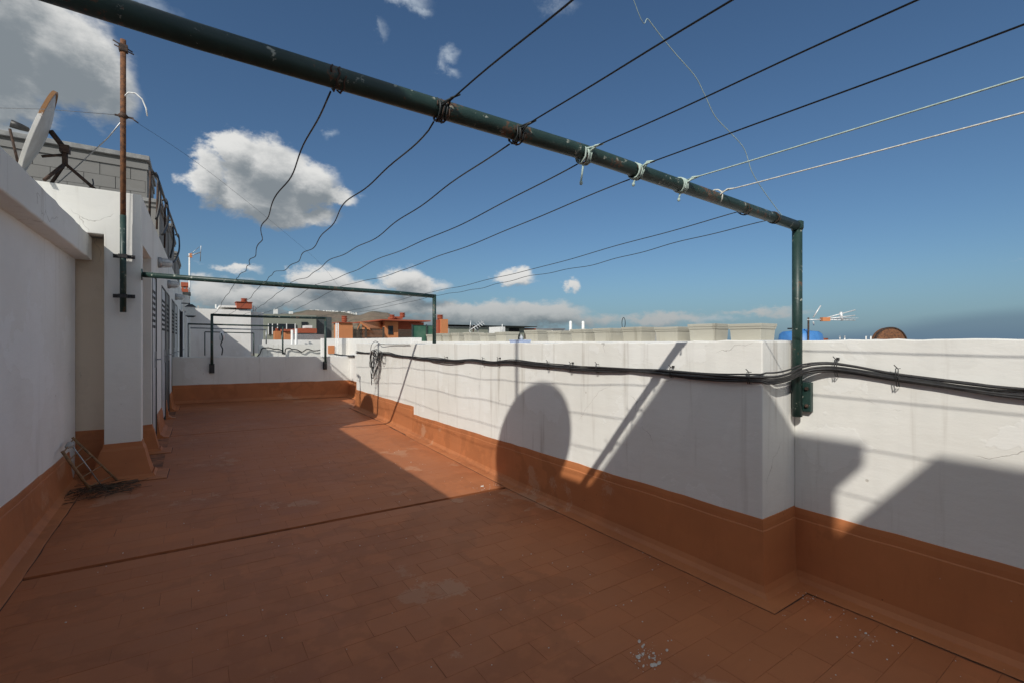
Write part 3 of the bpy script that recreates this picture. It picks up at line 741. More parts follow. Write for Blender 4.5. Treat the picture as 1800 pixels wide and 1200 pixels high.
# bracket: angle plates bolted to the wall either side of the post
br = MB().box(.036, .048, -.005 - .075, -.024 + .0, -.005 + .0, .17)
br = MB().box(2.915 - o0.x, 2.949 - o0.x, 1.207 - o0.y, 1.262 - o0.y, .995 - o0.z, 1.165 - o0.z).box(2.90 - o0.x, 2.949 - o0.x, 1.263 - o0.y, 1.306 - o0.y, 1.005 - o0.z, 1.18 - o0.z)
bevel(br.build('bracket', M['green'], f1), .003)
for z in (1.03, 1.13):
    MB().lathe([(0, 0), (.011, 0), (.011, .009), (.006, .015), (0, .015)], Vector((2.914, 1.226, z)) - o0, (-1, 0, 0), 6, False).build('bolt', M['dkrust'], f1)
f2 = pipe_frame('clothesline_stand', (2.62, 5.62, 1.37), 'second green pipe frame, from the white pillar to the parapet top', ([(-.415, 5.62, 2.035), (.9, 5.62, 2.02), (2.0, 5.62, 2.012), (2.625, 5.62, 1.995)], [[(2.62, 5.62, 2.018), (2.62, 5.62, 1.372)]]), .0255, flangeat=((-.417, 5.62, 2.035), (1, 0, 0)))
pipe_frame('clothesline_stand', (1.4, 11.1, .78), 'third green pipe frame standing on the far cross wall', ([(.286, 11.15, 1.935), (1.3, 11.15, 1.925), (2.48, 11.15, 1.925)], [[(.29, 11.15, 1.955), (.29, 11.15, .80)], [(2.475, 11.15, 1.945), (2.475, 11.15, .79)]]), .026)
for x in (.29, 2.475):
    b = MB().box(x - .045 - 1.4, x + .045 - 1.4, .045 + .04, .1, -.02, .17).box(x - .03 - 1.4, x + .03 - 1.4, .02, .085, .0, .15).build('bracket', M['black'], [o for o in col.objects if o.name == 'clothesline_stand.002'][0])
pipe_frame('clothesline_stand', (1.5, -3.2, .98), 'green pipe frame behind the camera holding the near clotheslines', ([(-.77, -3.2, BZ), (2.895, -3.2, BZ)], [[(2.895, -3.2, BZ + .02), (2.895, -3.2, .97)]]), .0275)
def at(u, v, Y=None, X=None, D=None):
    t = (u - 900) / 810; w = (600 - v) / 810; s_, c_ = math.sin(YAW), math.cos(YAW)
    dx = s_ + t * c_; dy = c_ - t * s_
    d = Y / dy if Y is not None else X / dx if X is not None else D
    return Vector((d * dx, d * dy, EYE + d * w))
# frames on the neighbours' terraces farther away
def far_frame(Y, ul, ur, vt, vb, label, left=False, m=None, r=.024):
    a = at(ul, vt, Y=Y); b = at(ur, vt + (ur - ul) * .025, Y=Y); c_ = at(ur, vb, Y=Y)
    posts = [[(b.x, Y, b.z), (b.x, Y, c_.z)]]
    if left: d = at(ul, vb, Y=Y); posts.append([(a.x, Y, a.z), (a.x, Y, d.z)])
    pipe_frame('clothesline_stand', (b.x, Y, c_.z), label, ([a, b], posts), r, m=m)
far_frame(16.6, 330, 497, 569.5, 622, 'fourth pipe frame, beyond the cross wall, with a pale post')
far_frame(20.5, 330, 468, 576.5, 604, 'fifth pipe frame, small, beyond the cross wall', m=M['galv'])
far_frame(25.0, 360, 446, 583.5, 624, 'farthest small pipe frame in the shade of the gabled wall', left=True)

# ================================================================ clotheslines
def kink(a, b, n, amp, sag, seed):
    rnd = random.Random(seed); a, b = Vector(a), Vector(b); out = []; ox = oz = 0.
    ph = [rnd.uniform(0, 6.28) for _ in range(6)]; f = [rnd.uniform(2, 4.5), rnd.uniform(5, 9), rnd.uniform(10, 17)]
    for i in range(n + 1):
        t = i / n; e = math.sin(math.pi * t) ** .5 if 0 < t < 1 else 0
        p = a.lerp(b, t)
        dx = amp * e * (math.sin(f[0] * t * 3 + ph[0]) + .5 * math.sin(f[1] * t * 3 + ph[1]) + .35 * math.sin(f[2] * 3 * t + ph[2]))
        dz = amp * .8 * e * (math.sin(f[0] * t * 3 + ph[3]) * .7 + .5 * math.sin(f[1] * t * 3 + ph[4]) + .4 * math.sin(f[2] * 3 * t + ph[5]))
        out.append(Vector((p.x + dx, p.y, p.z + dz - 4 * sag * t * (1 - t))))
    return out
ORD = ['leftmost', 'second', 'third', 'fourth', 'fifth', 'sixth', 'seventh', 'eighth', 'ninth']
tie = [.31, .61, .89, 1.20, 1.49, 1.79, 2.07, 2.32, 2.62]
def knot(root, X, Y, z, r, m, seed, turns=3, side=-1, tail=None):
    rnd = random.Random(seed); o0 = Vector(root.location); pts = []
    for i in range(turns * 12 + 1):
        a = 2 * math.pi * i / 12; pts.append(Vector((X + lerp(-.018, .018, i / (turns * 12)) + rnd.uniform(-.004, .004), Y + side * -1 * math.cos(a) * (.0275 + r), z + math.sin(a) * (.0275 + r))) - o0)
    b = MB().tube(pts, r, 5)
    for k in range(3 if turns > 2 else 1):
        p = Vector((X + rnd.uniform(-.015, .015), Y + .026 * side, z + rnd.uniform(-.008, .016))) - o0; w = Vector((X + .018, Y + side * .048, z + .024)) - o0
        b.tube([p, w + Vector((rnd.uniform(-.006, .006), 0, rnd.uniform(-.005, .005))), w + Vector((.012, side * .025, .002))], r, 5)
    b.build('knot', m, root)
    if tail:
        MB().tube([Vector((X, Y, z - .03)) - o0, Vector((X - .012, Y, z - .03 - tail)) - o0], r, 5).lathe([(0, 0), (.006, .004), (.006, .015), (0, .018)], Vector((X - .012, Y, z - .045 - tail)) - o0, n=6).build('rope_end', m, root)
# towards the camera: darker coated wires and pale ropes
near_lines = [(1, 'dark', .0025, M['wire']), (2, 'dark', .0025, M['wire']), (3, 'dark', .0025, M['wire']), (4, 'dark', .0027, M['wire']), (5, 'pale green', .0030, M['rope']), (6, 'whitish', .0030, M['rope_white'])]
for j, (k, cname, r, m) in enumerate(near_lines):
    X = tie[k]; am = (.013, .011, .006, .0025, .001, .001)[j]
    pts = kink((X + .02, 1.27 - .02, BZ + .03), (X + .02, -3.2, BZ + .03), 60, am, .03, 20 + k)
    pos = ['nearest the room wall', 'second from the room wall', 'third from the room wall', 'fourth from the room wall', 'first of the two pale ropes', 'the pale rope nearest the green post'][j]
    o = wire('clothesline', pts, r, m, f'{cname} clothesline going overhead from the big green pipe, {pos}', 'clothesline', 'clotheslines passing over the camera')
    km = M['wire'] if j < 2 else (M['rope'] if j < 5 else M['rope_white'])
    knot(o, X, 1.27, BZ + .006, .003 if j < 2 else .0036, km, 60 + k, 3 if j < 2 else 4 if j < 5 else 1, tail=(None, None, .07, .02, .03, None)[j])
for k, X in enumerate(tie):
    if k == 6 or k == 5: continue
    tx = {0: .36, 1: .625, 2: .875, 3: 1.135, 4: 1.42, 7: 2.33, 8: 2.55}[k]
    z0, z1 = BZ - .022, 2.045 if k < 5 else 1.985
    pts = kink((X - .01, 1.27 + .022, z0), (tx, 5.60, z1), 90, (.022, .020, .014, .011, .011, 0, 0, .012, .012)[k], (.05, .05, .04, .04, .05, 0, 0, .03, .03)[k], 40 + k)
    pts += kink((tx, 5.64, z1), (tx - (.06 if k < 5 else .3), 11.14, 1.94), 60, .012, .05, 80 + k)[1:]
    idx = [0, 1, 2, 3, 4, 7, 8].index(k)
    o = wire('clothesline', pts, .0027, M['wire'], f'{ORD[idx]} of the seven thin dark clotheslines running down the terrace, counted from the left', 'clothesline', 'thin dark clotheslines down the terrace', 4)
    knot(o, X, 1.27, BZ + (.004 if k < 7 else -.012), .0026, M['dkrust'], 90 + k, 2, side=1)
# loose thin wire from the end of the beam up over the terrace
pts = [at(u, v, Y=1.27 - .02) for u, v in [(1377, 383), (1345, 340), (1322, 303), (1308, 262), (1282, 232), (1257, 205), (1240, 170), (1222, 135), (1190, 98), (1165, 68), (1140, 35), (1112, -5)]] + [Vector((.9, 1.2, 3.6)), Vector((-.2, 1.1, 4.5)), Vector((-1.3, .96, 5.2))]
wire('loose_wire', catmull(pts), .0017, M['rope'], 'loose hair-thin pale wire curling up from the corner of the big green frame', 'wire', None, 4)

# ================================================================ cable bundle along the parapet
random.seed(31)
ctr = [(2.57, 9.05, 1.195), (2.565, 8.0, 1.200), (2.555, 7.3, 1.21), (2.56, 6.75, 1.185), (2.56, 6.13, 1.178), (2.56, 5.4, 1.172), (2.56, 4.9, 1.168), (2.56, 4.5, 1.192), (2.56, 4.1, 1.185), (2.56, 3.70, 1.206), (2.56, 3.3, 1.194), (2.56, 2.87, 1.186), (2.56, 2.4, 1.196), (2.56, 1.99, 1.200), (2.56, 1.6, 1.196), (2.56, 1.405, 1.198),
       (2.60, 1.27, 1.200), (2.72, 1.245, 1.212), (2.85, 1.225, 1.243), (2.91, 1.12, 1.262), (2.925, 1.0, 1.252), (2.93, .9, 1.235), (2.93, .78, 1.217), (2.93, .55, 1.193), (2.93, .378, 1.183), (2.93, -.2, 1.18), (2.93, -1.2, 1.19), (2.93, -3, 1.2)]
cb = empty('cable_bundle', (2.56, 1.4, 1.2), 'bundle of black cables fixed along the white parapet', 'cables')
o0 = Vector(cb.location)
base = catmull(ctr, 5)
for k in range(5):
    rnd = random.Random(200 + k); ph = [rnd.uniform(0, 6.28) for _ in range(4)]; pts = []
    oz = (-.026, -.014, -.001, .012, .021)[k]; r = (.0070, .0078, .0062, .0070, .0050)[k]; acc = 0
    for i, p in enumerate(base):
        if i: acc += (p - base[i - 1]).length
        loose = .007 if k in (0, 4) else .003
        near = 1. if p.y < 1.3 else .62
        # upper coils lie tight, lower cable sags away here and there
        dz = oz * near + loose * math.sin(acc * 3.1 + ph[0]) + loose * .6 * math.sin(acc * 7.3 + ph[1])
        if k == 0 and 4.7 < p.y < 5.6: dz -= .012
        if k == 0 and 2.3 < p.y < 2.9: dz -= .008
        fw = .004 * math.sin(acc * 5 + ph[2]) - .004 * (k % 2)
        if p.y < 1.2: q = Vector((p.x + fw - .002, p.y, p.z + dz))
        elif p.x > 2.59: q = Vector((p.x, p.y - .006 + fw, p.z + dz))
        else: q = Vector((p.x + fw, p.y, p.z + dz))
        if k in (1, 3) and p.y > 8.4: continue
        pts.append(q - o0)
    MB().tube(pts, r, 7).build('cable', M['black'], cb)
for i, (x, y, z) in enumerate([(2.563, 6.15, 1.178), (2.563, 5.15, 1.17), (2.563, 4.25, 1.19), (2.563, 3.95, 1.195), (2.563, 3.15, 1.19), (2.563, 2.85, 1.187), (2.563, 2.55, 1.194), (2.563, 1.88, 1.2), (2.563, 1.37, 1.198), (2.93, 1.08, 1.255), (2.93, .81, 1.22), (2.93, .2, 1.18)]):
    t = MB(); h = .045 if y < 1.3 else .032
    for s_ in (-.006, .004):
        t.tube([Vector((x - .016 + q[0], y + s_ + q[1], z + q[2])) - o0 for q in [(.02, 0, h), (-.004, .002, h), (-.008, 0, 0), (-.004, -.002, -h), (.02, 0, -h)]], .0022, 5)
    t.tube([Vector((x - .012, y, z + h)) - o0, Vector((x - .022, y + .012, z + h + .018)) - o0], .0025, 4)
    if i % 2: t.box(x + .002 - o0.x, x + .018 - o0.x, y - .006 - o0.y, y + .006 - o0.y, z + h - o0.z, z + h + .012 - o0.z)
    t.build('cable_tie', M['black'], cb)
# coil of spare cable hanging from the bundle
random.seed(44)
T = Vector((2.54, 7.72, 1.19)); cc = empty('cable_coil', T, 'tangled coil of spare black and pale cable hanging on the parapet', 'cable')
def coil(m, k, nl):
    b = MB()
    for j in range(nl):
        pts = []; w = random.uniform(.05, .2); h = random.uniform(.22, .60); cy = random.uniform(-.08, .18); tw = random.uniform(-.1, .1); dep = random.uniform(.01, .06)
        for i in range(29):
            a = 2 * math.pi * i / 28 * 1.05
            pts.append(Vector((-dep - .012 * math.sin(a * 2 + j), cy + w * math.sin(a) + tw * (1 - math.cos(a)) * .5 + .006 * math.sin(7 * a + j), .06 - h / 2 * (1 - math.cos(a)) + .008 * math.sin(5 * a + j))))
        b.tube(pts, random.choice((.0042, .0052, .006)), 5)
    for j in range(3 if k == 0 else 2):    # knotted belly
        c0 = Vector((-.045, random.uniform(-.3, .02), random.uniform(-.16, .0))); pts = []
        for i in range(40):
            a = i * .62 + j; pts.append(c0 + Vector((.02 * math.sin(a * 1.3), (.08 + .04 * math.sin(a * .37)) * math.cos(a), (.07 + .03 * math.cos(a * .51)) * math.sin(a))))
        b.tube(pts, .0045, 5)
    b.build('cable_loop', m, cc)
coil(M['black'], 0, 9); coil(M['whitep'], 1, 3)
MB().tube(catmull([(-.02, .28, .02), (-.02, .22, .15), (-.02, .05, .21), (-.02, -.1, .20), (-.02, -.25, .17), (.01, -.6, .165), (.02, -1.4, .165)]), .005, 5).build('cable_end', M['black'], cc)

# tray and bottle on the parapet
T = (2.66, 3.72, 1.386); tr = empty('plastic_tray', T, 'pale blue plastic tray lying on the parapet top', 'tray')
bevel(MB().frust(0, 0, 0, .03, .06, .085, .07, .10).build('tray_body', M['paleblue'], tr), .004)
tag(MB().lathe([(0, 0), (.017, 0), (.017, .028), (.009, .036), (.009, .046), (0, .048)], n=12).build('bottle', M['whitep'], loc=(2.66, 3.70, 1.417)), 'small white bottle standing on the pale blue tray', 'bottle')

# ================================================================ neighbour's wall with planters
T = (4.86, 5, 0); nw = empty('parapet_wall', T, "neighbour's white wall behind the parapet, with the row of planters on it", 'wall')
rough_slab('wall_body', M['white2'], nw, 4.70, 5.16, 1.6, 11.5, -.05, lambda t: 1.402, ofs=T, amp=.001)
T = (4.86, 14, 0); nw2 = empty('parapet_wall', T, 'higher white wall in the distance left of the planters', 'wall')
rough_slab('wall_body', M['white2'], nw2, 4.70, 5.0, 11.503, 19, -.05, lambda t: 1.50, ofs=T, amp=.002)
pl = None; ppos = [2.61, 3.12, 3.60, 4.13, 4.68, 5.17, 5.77, 6.35, 7.34, 7.94, 8.62, 9.2, 9.62, 10.06, 10.56]
plab = ['rightmost and nearest cream planter of the row on the wall', 'second planter from the right of the cream row', 'third planter from the right in the cream row', 'fourth cream planter from the right, under the wire hoop', 'fifth cream planter from the right end', 'sixth cream planter from the right, with dark stripes beside it', 'seventh cream planter from the right',
        'eighth planter from the right, last before the pale blue tray', 'first planter left of the pale blue tray', 'second planter left of the pale blue tray', 'third planter left of the pale blue tray', 'fourth planter left of the pale blue tray', 'fifth planter left of the tray, near the second frame post', 'sixth planter left of the tray, beside the second frame post', 'leftmost and farthest planter of the row on the wall']
for i, y in enumerate(ppos):
    if pl is None:
        pl = empty('planter', (4.93, y, 1.403), plab[0], 'planter', "planters on the neighbour's wall")
        b = MB().frust(0, 0, 0, .125, .140, .158, .148, .166)
        bevel(b.build('pot_body', M['planter'], pl), .004)
        bevel(MB().frust(0, 0, .1255, .150, .154, .172, .158, .176).build('rim', M['planter'], pl), .003)
        bevel(MB().frust(0, 0, .1505, .182, .162, .178, .166, .181).build('lip', M['planter'], pl), .003)
    else:
        o = dup(pl, (4.93 + random.uniform(-.015, .015), y, 1.403), plab[i]); o.rotation_euler.z = random.uniform(-.06, .06)
        k = random.uniform(.95, 1.02); o.scale = (k, k, random.uniform(.88, 1.08))
wire('wire_hoop', [Vector((4.86, 4.35, 1.58 + .0)) + Vector((0, .03 * math.sin(a), .07 - .075 * math.cos(a))) for a in [k * .52 for k in range(13)]], .005, M['wire'], 'small wire hoop sticking up above the planters', 'wire')

# ---- things beyond the near right parapet
def thing_at(name, u, v, D, label, cat, group=None):
    p = at(u, v, D=D); return empty(name, p, label, cat, group, rz=-YAW), p     # local x = across the view, y = away
T = (11.0, 3.6, -.07); 
tkb, p = thing_at('water_tank', 1407, 600, 9, 'low blue plastic water tank behind the green post', 'tank')
MB().lathe([(.36, -1.4), (.40, -.1), (.36, .14), (.30, .19), (.12, .21), (.12, .235), (.0, .24)], n=24).build('tank_body', M['blue'], tkb)
MB().lathe([(.0, .236), (.10, .236), (.10, .26), (0, .262)], (-.14, 0, 0), n=14).build('cap', M['black'], tkb)
yg, p = thing_at('tv_antenna', 1421, 600, 8.6, 'white and orange TV antenna on a short dark mast right of the green post', 'antenna')
MB().tube([(0, 0, -1.4), (0, 0, .44)], .016, 8).build('mast', M['dkrust'], yg)
MB().tube([(-.03, 0, .40), (.20, -.05, .40)], .011, 6).build('boom', M['alu'], yg)
MB().box(.20, .34, -.10, -.02, .37, .44).build('dipole_box', M['orange'], yg)
a_ = MB()
for dz in (-.01, .06, .14): a_.tube([(.30, -.06, .40 + dz * .25), (.80, -.1, .40 + dz * 1.25)], .010, 6)
a_.build('boom', M['alu'], yg)
a_ = MB()
for k in range(6): x = .40 + k * .07; a_.tube([(x, -.24, .42), (x, .12, .42)], .005, 4)
a_.tube([(.57, -.08, .38), (.54, -.09, .54)], .026, 6).build('director', M['alu'], yg)
MB().tube([(.06, -.05, .44), (.19, -.06, .66)], .013, 6).tube([(.06, -.05, .36), (.10, 0, .30)], .013, 6).build('reflector_bar', M['alu'], yg)
for k, u in enumerate((1481, 1527)):
    h_, p = thing_at('pipe_handle', u, 600, 9, ('left' if k == 0 else 'right') + ' one of the two small white metal hoops above the right wall', 'metal hoop', 'white hoops above the right wall')
    MB().tube([(-.045, 0, -1.4), (-.05, 0, .10), (.055, .02, .105), (.05, .02, -1.4)], .014, 6).build('hoop', M['whitep'], h_)
rd, p = thing_at('rusty_vent', 1567, 600, 9, 'rusty round metal disc rising above the right parapet', 'vent')
MB().lathe([(0, .05), (.16, .045), (.26, .02), (.305, -.02), (.315, -.05), (.315, -.12)], (0, 0, -.045), (0, -1, .0), 36).build('disc', M['rust'], rd)
MB().lathe([(.30, -.04), (.325, -.045), (.325, .0), (.305, .002), (.30, -.04)], (0, 0, -.045), (0, -1, 0), 36, False).build('rim', M['dkrust'], rd)
MB().tube([(0, .08, -1.4), (0, .08, -.1)], .03, 8).build('stand', M['dkrust'], rd)
p = at(1446, 598, D=9); tag(MB().box(-.12, .12, -.05, .05, 0, .05).build('brick_piece', M['brick_red'], loc=p - Vector((.0, 0, .01))), 'small red brick lying at the foot of the TV antenna', 'brick')

# ================================================================ small things on the terrace floor and walls
random.seed(55)
# broken folding frame leaning against the left wall
T = Vector((-.72, 5.36, zf(-.72, 5.36))); rk = empty('wooden_frame', T, 'small broken wooden rack leaning against the left wall base', 'rack')
a0, a1 = Vector((.0, -.12, .01)), Vector((-.155, -.26, .40)); b0, b1 = Vector((.14, .16, .01)), Vector((-.165, .17, .44))
MB().tube([a0, a1], .012, 8).build('rail', M['wood'], rk); MB().tube([b0, b1], .010, 8).build('rail', M['wood'], rk)
for t in (.12, .36, .58, .78, .97): MB().tube([a0.lerp(a1, t), b0.lerp(b1, t)], .005, 6).build('rung', M['wood'], rk)
MB().tube([a0.lerp(b0, .5) + Vector((-.02, 0, .0)), a1.lerp(b1, .5) + Vector((.02, 0, 0))], .006, 6).build('brace', M['galv'], rk)
MB().lathe([(0, -.03), (.018, -.02), (.028, .02), (.012, .05), (0, .055)], a1.lerp(b1, .45) + Vector((.01, 0, -.01)), (.3, .8, .2), 10).build('cloth_rag', M['grey'], rk)
tw = MB()
for k in range(95):
    c0 = Vector((-.66 + random.gauss(0, .11), 5.22 + random.gauss(0, .11), 0)); a = random.gauss(.35, .55); l = random.uniform(.10, .28)
    d = Vector((math.cos(a), math.sin(a), 0)) * l / 2; pts = []
    hh = random.uniform(.004, .075) * max(.1, 1 - (c0 - Vector((-.68, 5.22, 0))).length * 3)
    for t in (-1, -.4, .3, 1):
        q = c0 + d * t + Vector((random.uniform(-.01, .01), random.uniform(-.01, .01), 0)); q.x = max(q.x, -.86); q.z = zf(q.x, q.y) + .01 + hh * (1 - t * t * .6); pts.append(q)
    tw.tube(pts, random.uniform(.0014, .003), 3)
tw.build('twig_pile', M['twig'])
o = col.objects['twig_pile']; tag(o, None, None, None, 'stuff')
# flakes and crumbs
def flake(x, y, s_, seed, base=None):
    rnd = random.Random(seed); n_ = rnd.randint(4, 6); b = MB()
    ring = [(s_ * rnd.uniform(.6, 1.2) * math.cos(6.28 * k / n_), s_ * .7 * rnd.uniform(.6, 1.2) * math.sin(6.28 * k / n_)) for k in range(n_)]
    vs = [(a, c_, 0) for a, c_ in ring] + [(a * .9, c_ * .9, s_ * .22) for a, c_ in ring]
    b.add(vs, [tuple(reversed(range(n_))), tuple(range(n_, 2 * n_))] + [(k, (k + 1) % n_, n_ + (k + 1) % n_, n_ + k) for k in range(n_)])
    return b.build('paint_flake', M['debris'], loc=(x, y, zf(x, y) + base if base else zf(x, y) + .001))
fl = [(2.27, 3.80, .020, 'largest white flake, in the sunlit floor patch'), (2.66, .86, .009, 'white flake on the floor near the right skirting'), (2.0, 4.9, .008, 'pale crumb in the sunlit floor patch')]
for k, (x, y, s_, l) in enumerate(fl): tag(flake(x, y, s_, 300 + k), l, 'paint flake', 'paint flakes on the floor')
cr = MB(); rnd = random.Random(9)
spots = [(2.28, 3.75, .12, 26), (2.68, .95, .14, 26), (2.79, 1.19, .045, 30), (1.7, 4.7, .6, 34), (1.3, 2.4, .9, 60), (.3, 3.2, .9, 50), (2.1, 1.9, .5, 40), (.4, 6.5, .8, 26), (2.7, .55, .25, 34), (2.0, 8.5, .5, 16)]
for (cx, cyy, sp, nn) in spots:
    for k in range(nn):
        x = cx + rnd.gauss(0, sp); y = cyy + rnd.gauss(0, sp); s_ = rnd.uniform(.0016, .0048)
        if x > (2.54 if y > 1.3 else 2.9) or x < -.75: continue
        lapz = .008 if (x > 2.455 and y > 1.18) or x > 2.82 else 0
        z = zf(x, y) + .0005 + lapz; a = rnd.uniform(0, 3)
        vs = [(x + s_ * math.cos(a + q) * w_, y + s_ * math.sin(a + q) * w_, z + h_) for h_, w_ in ((0, 1.), (s_ * .5, .7)) for q in (0, 1.4, 3.2, 4.7)]
        cr.add(vs, [(4, 5, 6, 7)] + [(i, (i + 1) % 4, 4 + (i + 1) % 4, 4 + i) for i in range(4)])
cr.build('crumbs', M['debris'])['kind'] = 'stuff'
# white paint splashes near the bottom edge: thin dried drops
sp_ = MB(); rnd = random.Random(17)
for k in range(58):
    x = 1.645 + rnd.gauss(0, .05); y = 1.335 + rnd.gauss(0, .035); s_ = rnd.choice((.002, .003, .004, .006, .011, .016)) * rnd.uniform(.7, 1.1)
    st_ = rnd.uniform(.35, .8); a = rnd.uniform(.2, .9); vs = []
    for h_, w_ in ((0, 1.), (.0006, .9)):
        for q in range(9):
            g = 6.283 * q / 9; px_, py_ = s_ * w_ * math.cos(g) * rnd.uniform(.85, 1.15), s_ * st_ * w_ * math.sin(g)
            vs.append((x + px_ * math.cos(a) - py_ * math.sin(a), y + px_ * math.sin(a) + py_ * math.cos(a), zf(x, y) + .0018 + h_))
    sp_.add(vs, [tuple(range(9, 18))] + [(i, (i + 1) % 9, 9 + (i + 1) % 9, 9 + i) for i in range(9)])
o = sp_.build('paint_splash', M['splash'], floor); o['label'] = 'white dried paint splashes on the dark floor'; o['kind'] = 'stuff'

# ================================================================ roofs of the neighbourhood beyond
def face_box(name_root, u0, u1, vt, Y, depth, label, cat, m, part='wall', z0=-.07):
    a = at(u0, vt, Y=Y); b = at(u1, vt, Y=Y); r = empty(name_root, (a.x, Y, z0), label, cat)
    MB().box(0, b.x - a.x, 0, depth, 0, a.z - z0).build(part, m, r); return r, a, b
def addbox(r, u0, u1, vt, vb, Y, depth, part, m, name_=None):
    a = at(u0, vt, Y=Y); b = at(u1, vb, Y=Y); o0 = r.location
    return MB().box(a.x - o0.x, b.x - o0.x, Y - o0.y, Y - o0.y + depth, b.z - o0.z, a.z - o0.z).build(part, m, r)
def vent_cap(r, u, vt, vb, Y, w, m=None, k=3):
    a = at(u, vt, Y=Y); b = at(u, vb, Y=Y); o0 = r.location; s_ = at(u + w, vt, Y=Y).x - a.x; pr = []
    H_ = a.z - b.z
    for i in range(k):
        z = b.z + H_ * i / k; pr += [(s_ * .78, z), (s_ * .78, z + H_ * .5 / k), (s_, z + H_ * .55 / k), (s_, z + H_ * .9 / k)]
    pr = [(0, b.z)] + pr + [(0, a.z)]
    return MB().lathe([(q, z - o0.z) for q, z in pr], (a.x - o0.x, Y + .3 - o0.y, 0), n=14, smooth=False).build('chimney_cap', m or M['brick_red'], r)
# white stepped house
r, a, b = face_box('white_house', 331, 441, 542, 27.8, 6, 'white stepped rooftop house with a brick-red chimney beyond the cross wall', 'house', M['white2'])
addbox(r, 385, 440, 536.5, 541.8, 27.9, 5, 'parapet', M['white2'])
addbox(r, 441.3, 463, 549, 620, 28.6, 5, 'wall', M['white2'])
ch = addbox(r, 416, 443, 531, 543, 27.7, 1.0, 'chimney', M['brick_red']); vent_cap(r, 430, 524, 531, 27.9, 6)
addbox(r, 414.5, 444.5, 530, 532, 27.65, 1.1, 'chimney_slab', M['brick_red'])
for u in (444.5, 448.5): addbox(r, u, u + 2, 538, 549, 28.4, .1, 'vent_pipe', M['whitep'])
addbox(r, 378, 380.5, 535, 542, 28.5, .2, 'vent_pipe', M['whitep'])
addbox(r, 347, 350, 537.5, 542, 28.5, .2, 'vent_pipe', M['grey'])
# white low parapet with the sunlit L shape inside the gable shade
r, a, b = face_box('terrace_wall', 455, 566, 605, 18.2, .2, 'low white terrace wall with looping black cables beyond the cross wall', 'wall', M['white'])
r2, a2, b2_ = face_box('terrace_wall', 462, 628, 597, 23, .25, 'white terrace wall below the brick chimneys', 'wall', M['white2'])
r3, a3, b3 = face_box('terrace_wall', 566.5, 660, 594.5, 17.5, .3, 'white terrace wall with a small terracotta hatch', 'wall', M['white2'])
addbox(r3, 577, 588, 607, 621, 17.46, .05, 'hatch', M['orange'])
for u in (591, 594.5): 
    a = at(u, 568, Y=17.3); wire('vent_pipe', [a, Vector((a.x, a.y, 0.))], .022, M['whitep'], ('left' if u < 592 else 'right') + ' of the paired tall white vent pipes in front of the orange chimney', 'pipe', 'paired white vent pipes', 8)
wire('black_cable', catmull([at(u, v, Y=18.12) for u, v in [(452, 626), (457, 621), (460, 613), (465, 611), (474, 611), (481, 613), (488, 613), (496, 616), (499, 622), (501, 619), (502, 613), (508, 611), (513, 613), (522, 614), (531, 618), (540, 613), (552, 616), (566, 614)]]), .02, M['black'], 'looping black cable fixed on the low white terrace wall', 'cable', None, 5)
wire('black_cable', catmull([at(u, v, X=3.0) for u, v in [(588, 622), (600, 624), (612, 625), (622, 625)]]), .02, M['black'], 'short black cable along the top of the far corner wall', 'cable', None, 5)
# grey-green house with a long dark window
r, a, b = face_box('grey_house', 463.5, 556, 552, 38, 6, 'grey-green flat-roofed house with a long dark window', 'house', M['olive'])
addbox(r, 530, 541, 566, 580, 37.93, .05, 'window', M['glass'])
w = addbox(r, 471, 519, 569, 588, 37.93, .05, 'window', M['glass'])
fr_ = MB(); o0 = r.location
for u in (471, 478, 487, 503, 518): q = at(u, 569, Y=37.9); q2 = at(u, 588, Y=37.9); fr_.box(q.x - o0.x, q.x - o0.x + .06, -.12, -.075, q2.z - o0.z, q.z - o0.z)
fr_.build('window_frame', M['whitep'], r)
addbox(r, 556.3, 583, 557, 600, 39, 5, 'wall', M['door_dk'])
for u0, u1, v0 in ((482, 488.5, 543.5), (509.5, 515, 547.5)): addbox(r, u0, u1, v0, 552, 38.6, .5, 'chimney', M['whitep'])
# small orange chimneys and low tiled roof
r, a, b = face_box('brick_chimney', 483, 494, 582, 25, .5, 'small orange chimney in front of the long dark window', 'chimney', M['orange']); vent_cap(r, 488.5, 577, 582, 25, 3.2)
r, a, b = face_box('brick_chimney', 500.5, 512, 583, 24, .5, 'low wide orange chimney beside two white vent pipes', 'chimney', M['orange'])
addbox(r, 498.5, 528, 578.5, 582.8, 23.9, 1.0, 'cap_slab', M['brick_red'])
for u in (513.5, 520.5): 
    a = at(u, 578 if u > 515 else 580, Y=22.5); wire('vent_pipe', [a, Vector((a.x, a.y, 0.))], .055, M['whitep'], 'thin white vent pipe right of the low orange chimney, ' + ('nearer the green post' if u > 515 else 'nearer the chimney'), 'pipe', 'white vent pipes by the low orange chimney', 8)
r, a, b = face_box('tiled_roof', 529, 556, 586, 31, 2.5, 'low grey wall under a brick-red roof slab', 'building', M['galv'])
addbox(r, 526, 557, 577, 585.7, 30.8, 3, 'roof', M['brick_red']); addbox(r, 537, 549, 572, 576.8, 31, 1, 'roof_hatch', M['whitep'])
r, a, b = face_box('metal_fence', 513, 572, 587.5, 26, .08, 'pale corrugated metal fence behind the white terrace wall', 'fence', M['galv'])
# large orange chimney with louvred cap
r, a, b = face_box('brick_chimney', 596.5, 620, 568, 24, 1.1, 'large orange chimney with ringed pot left of the wooden pergola', 'chimney', M['orange'])
addbox(r, 594.5, 620.5, 566, 567.9, 23.9, 1.3, 'slab', M['brick_red']); vent_cap(r, 608, 555, 566, 24.2, 5.2)
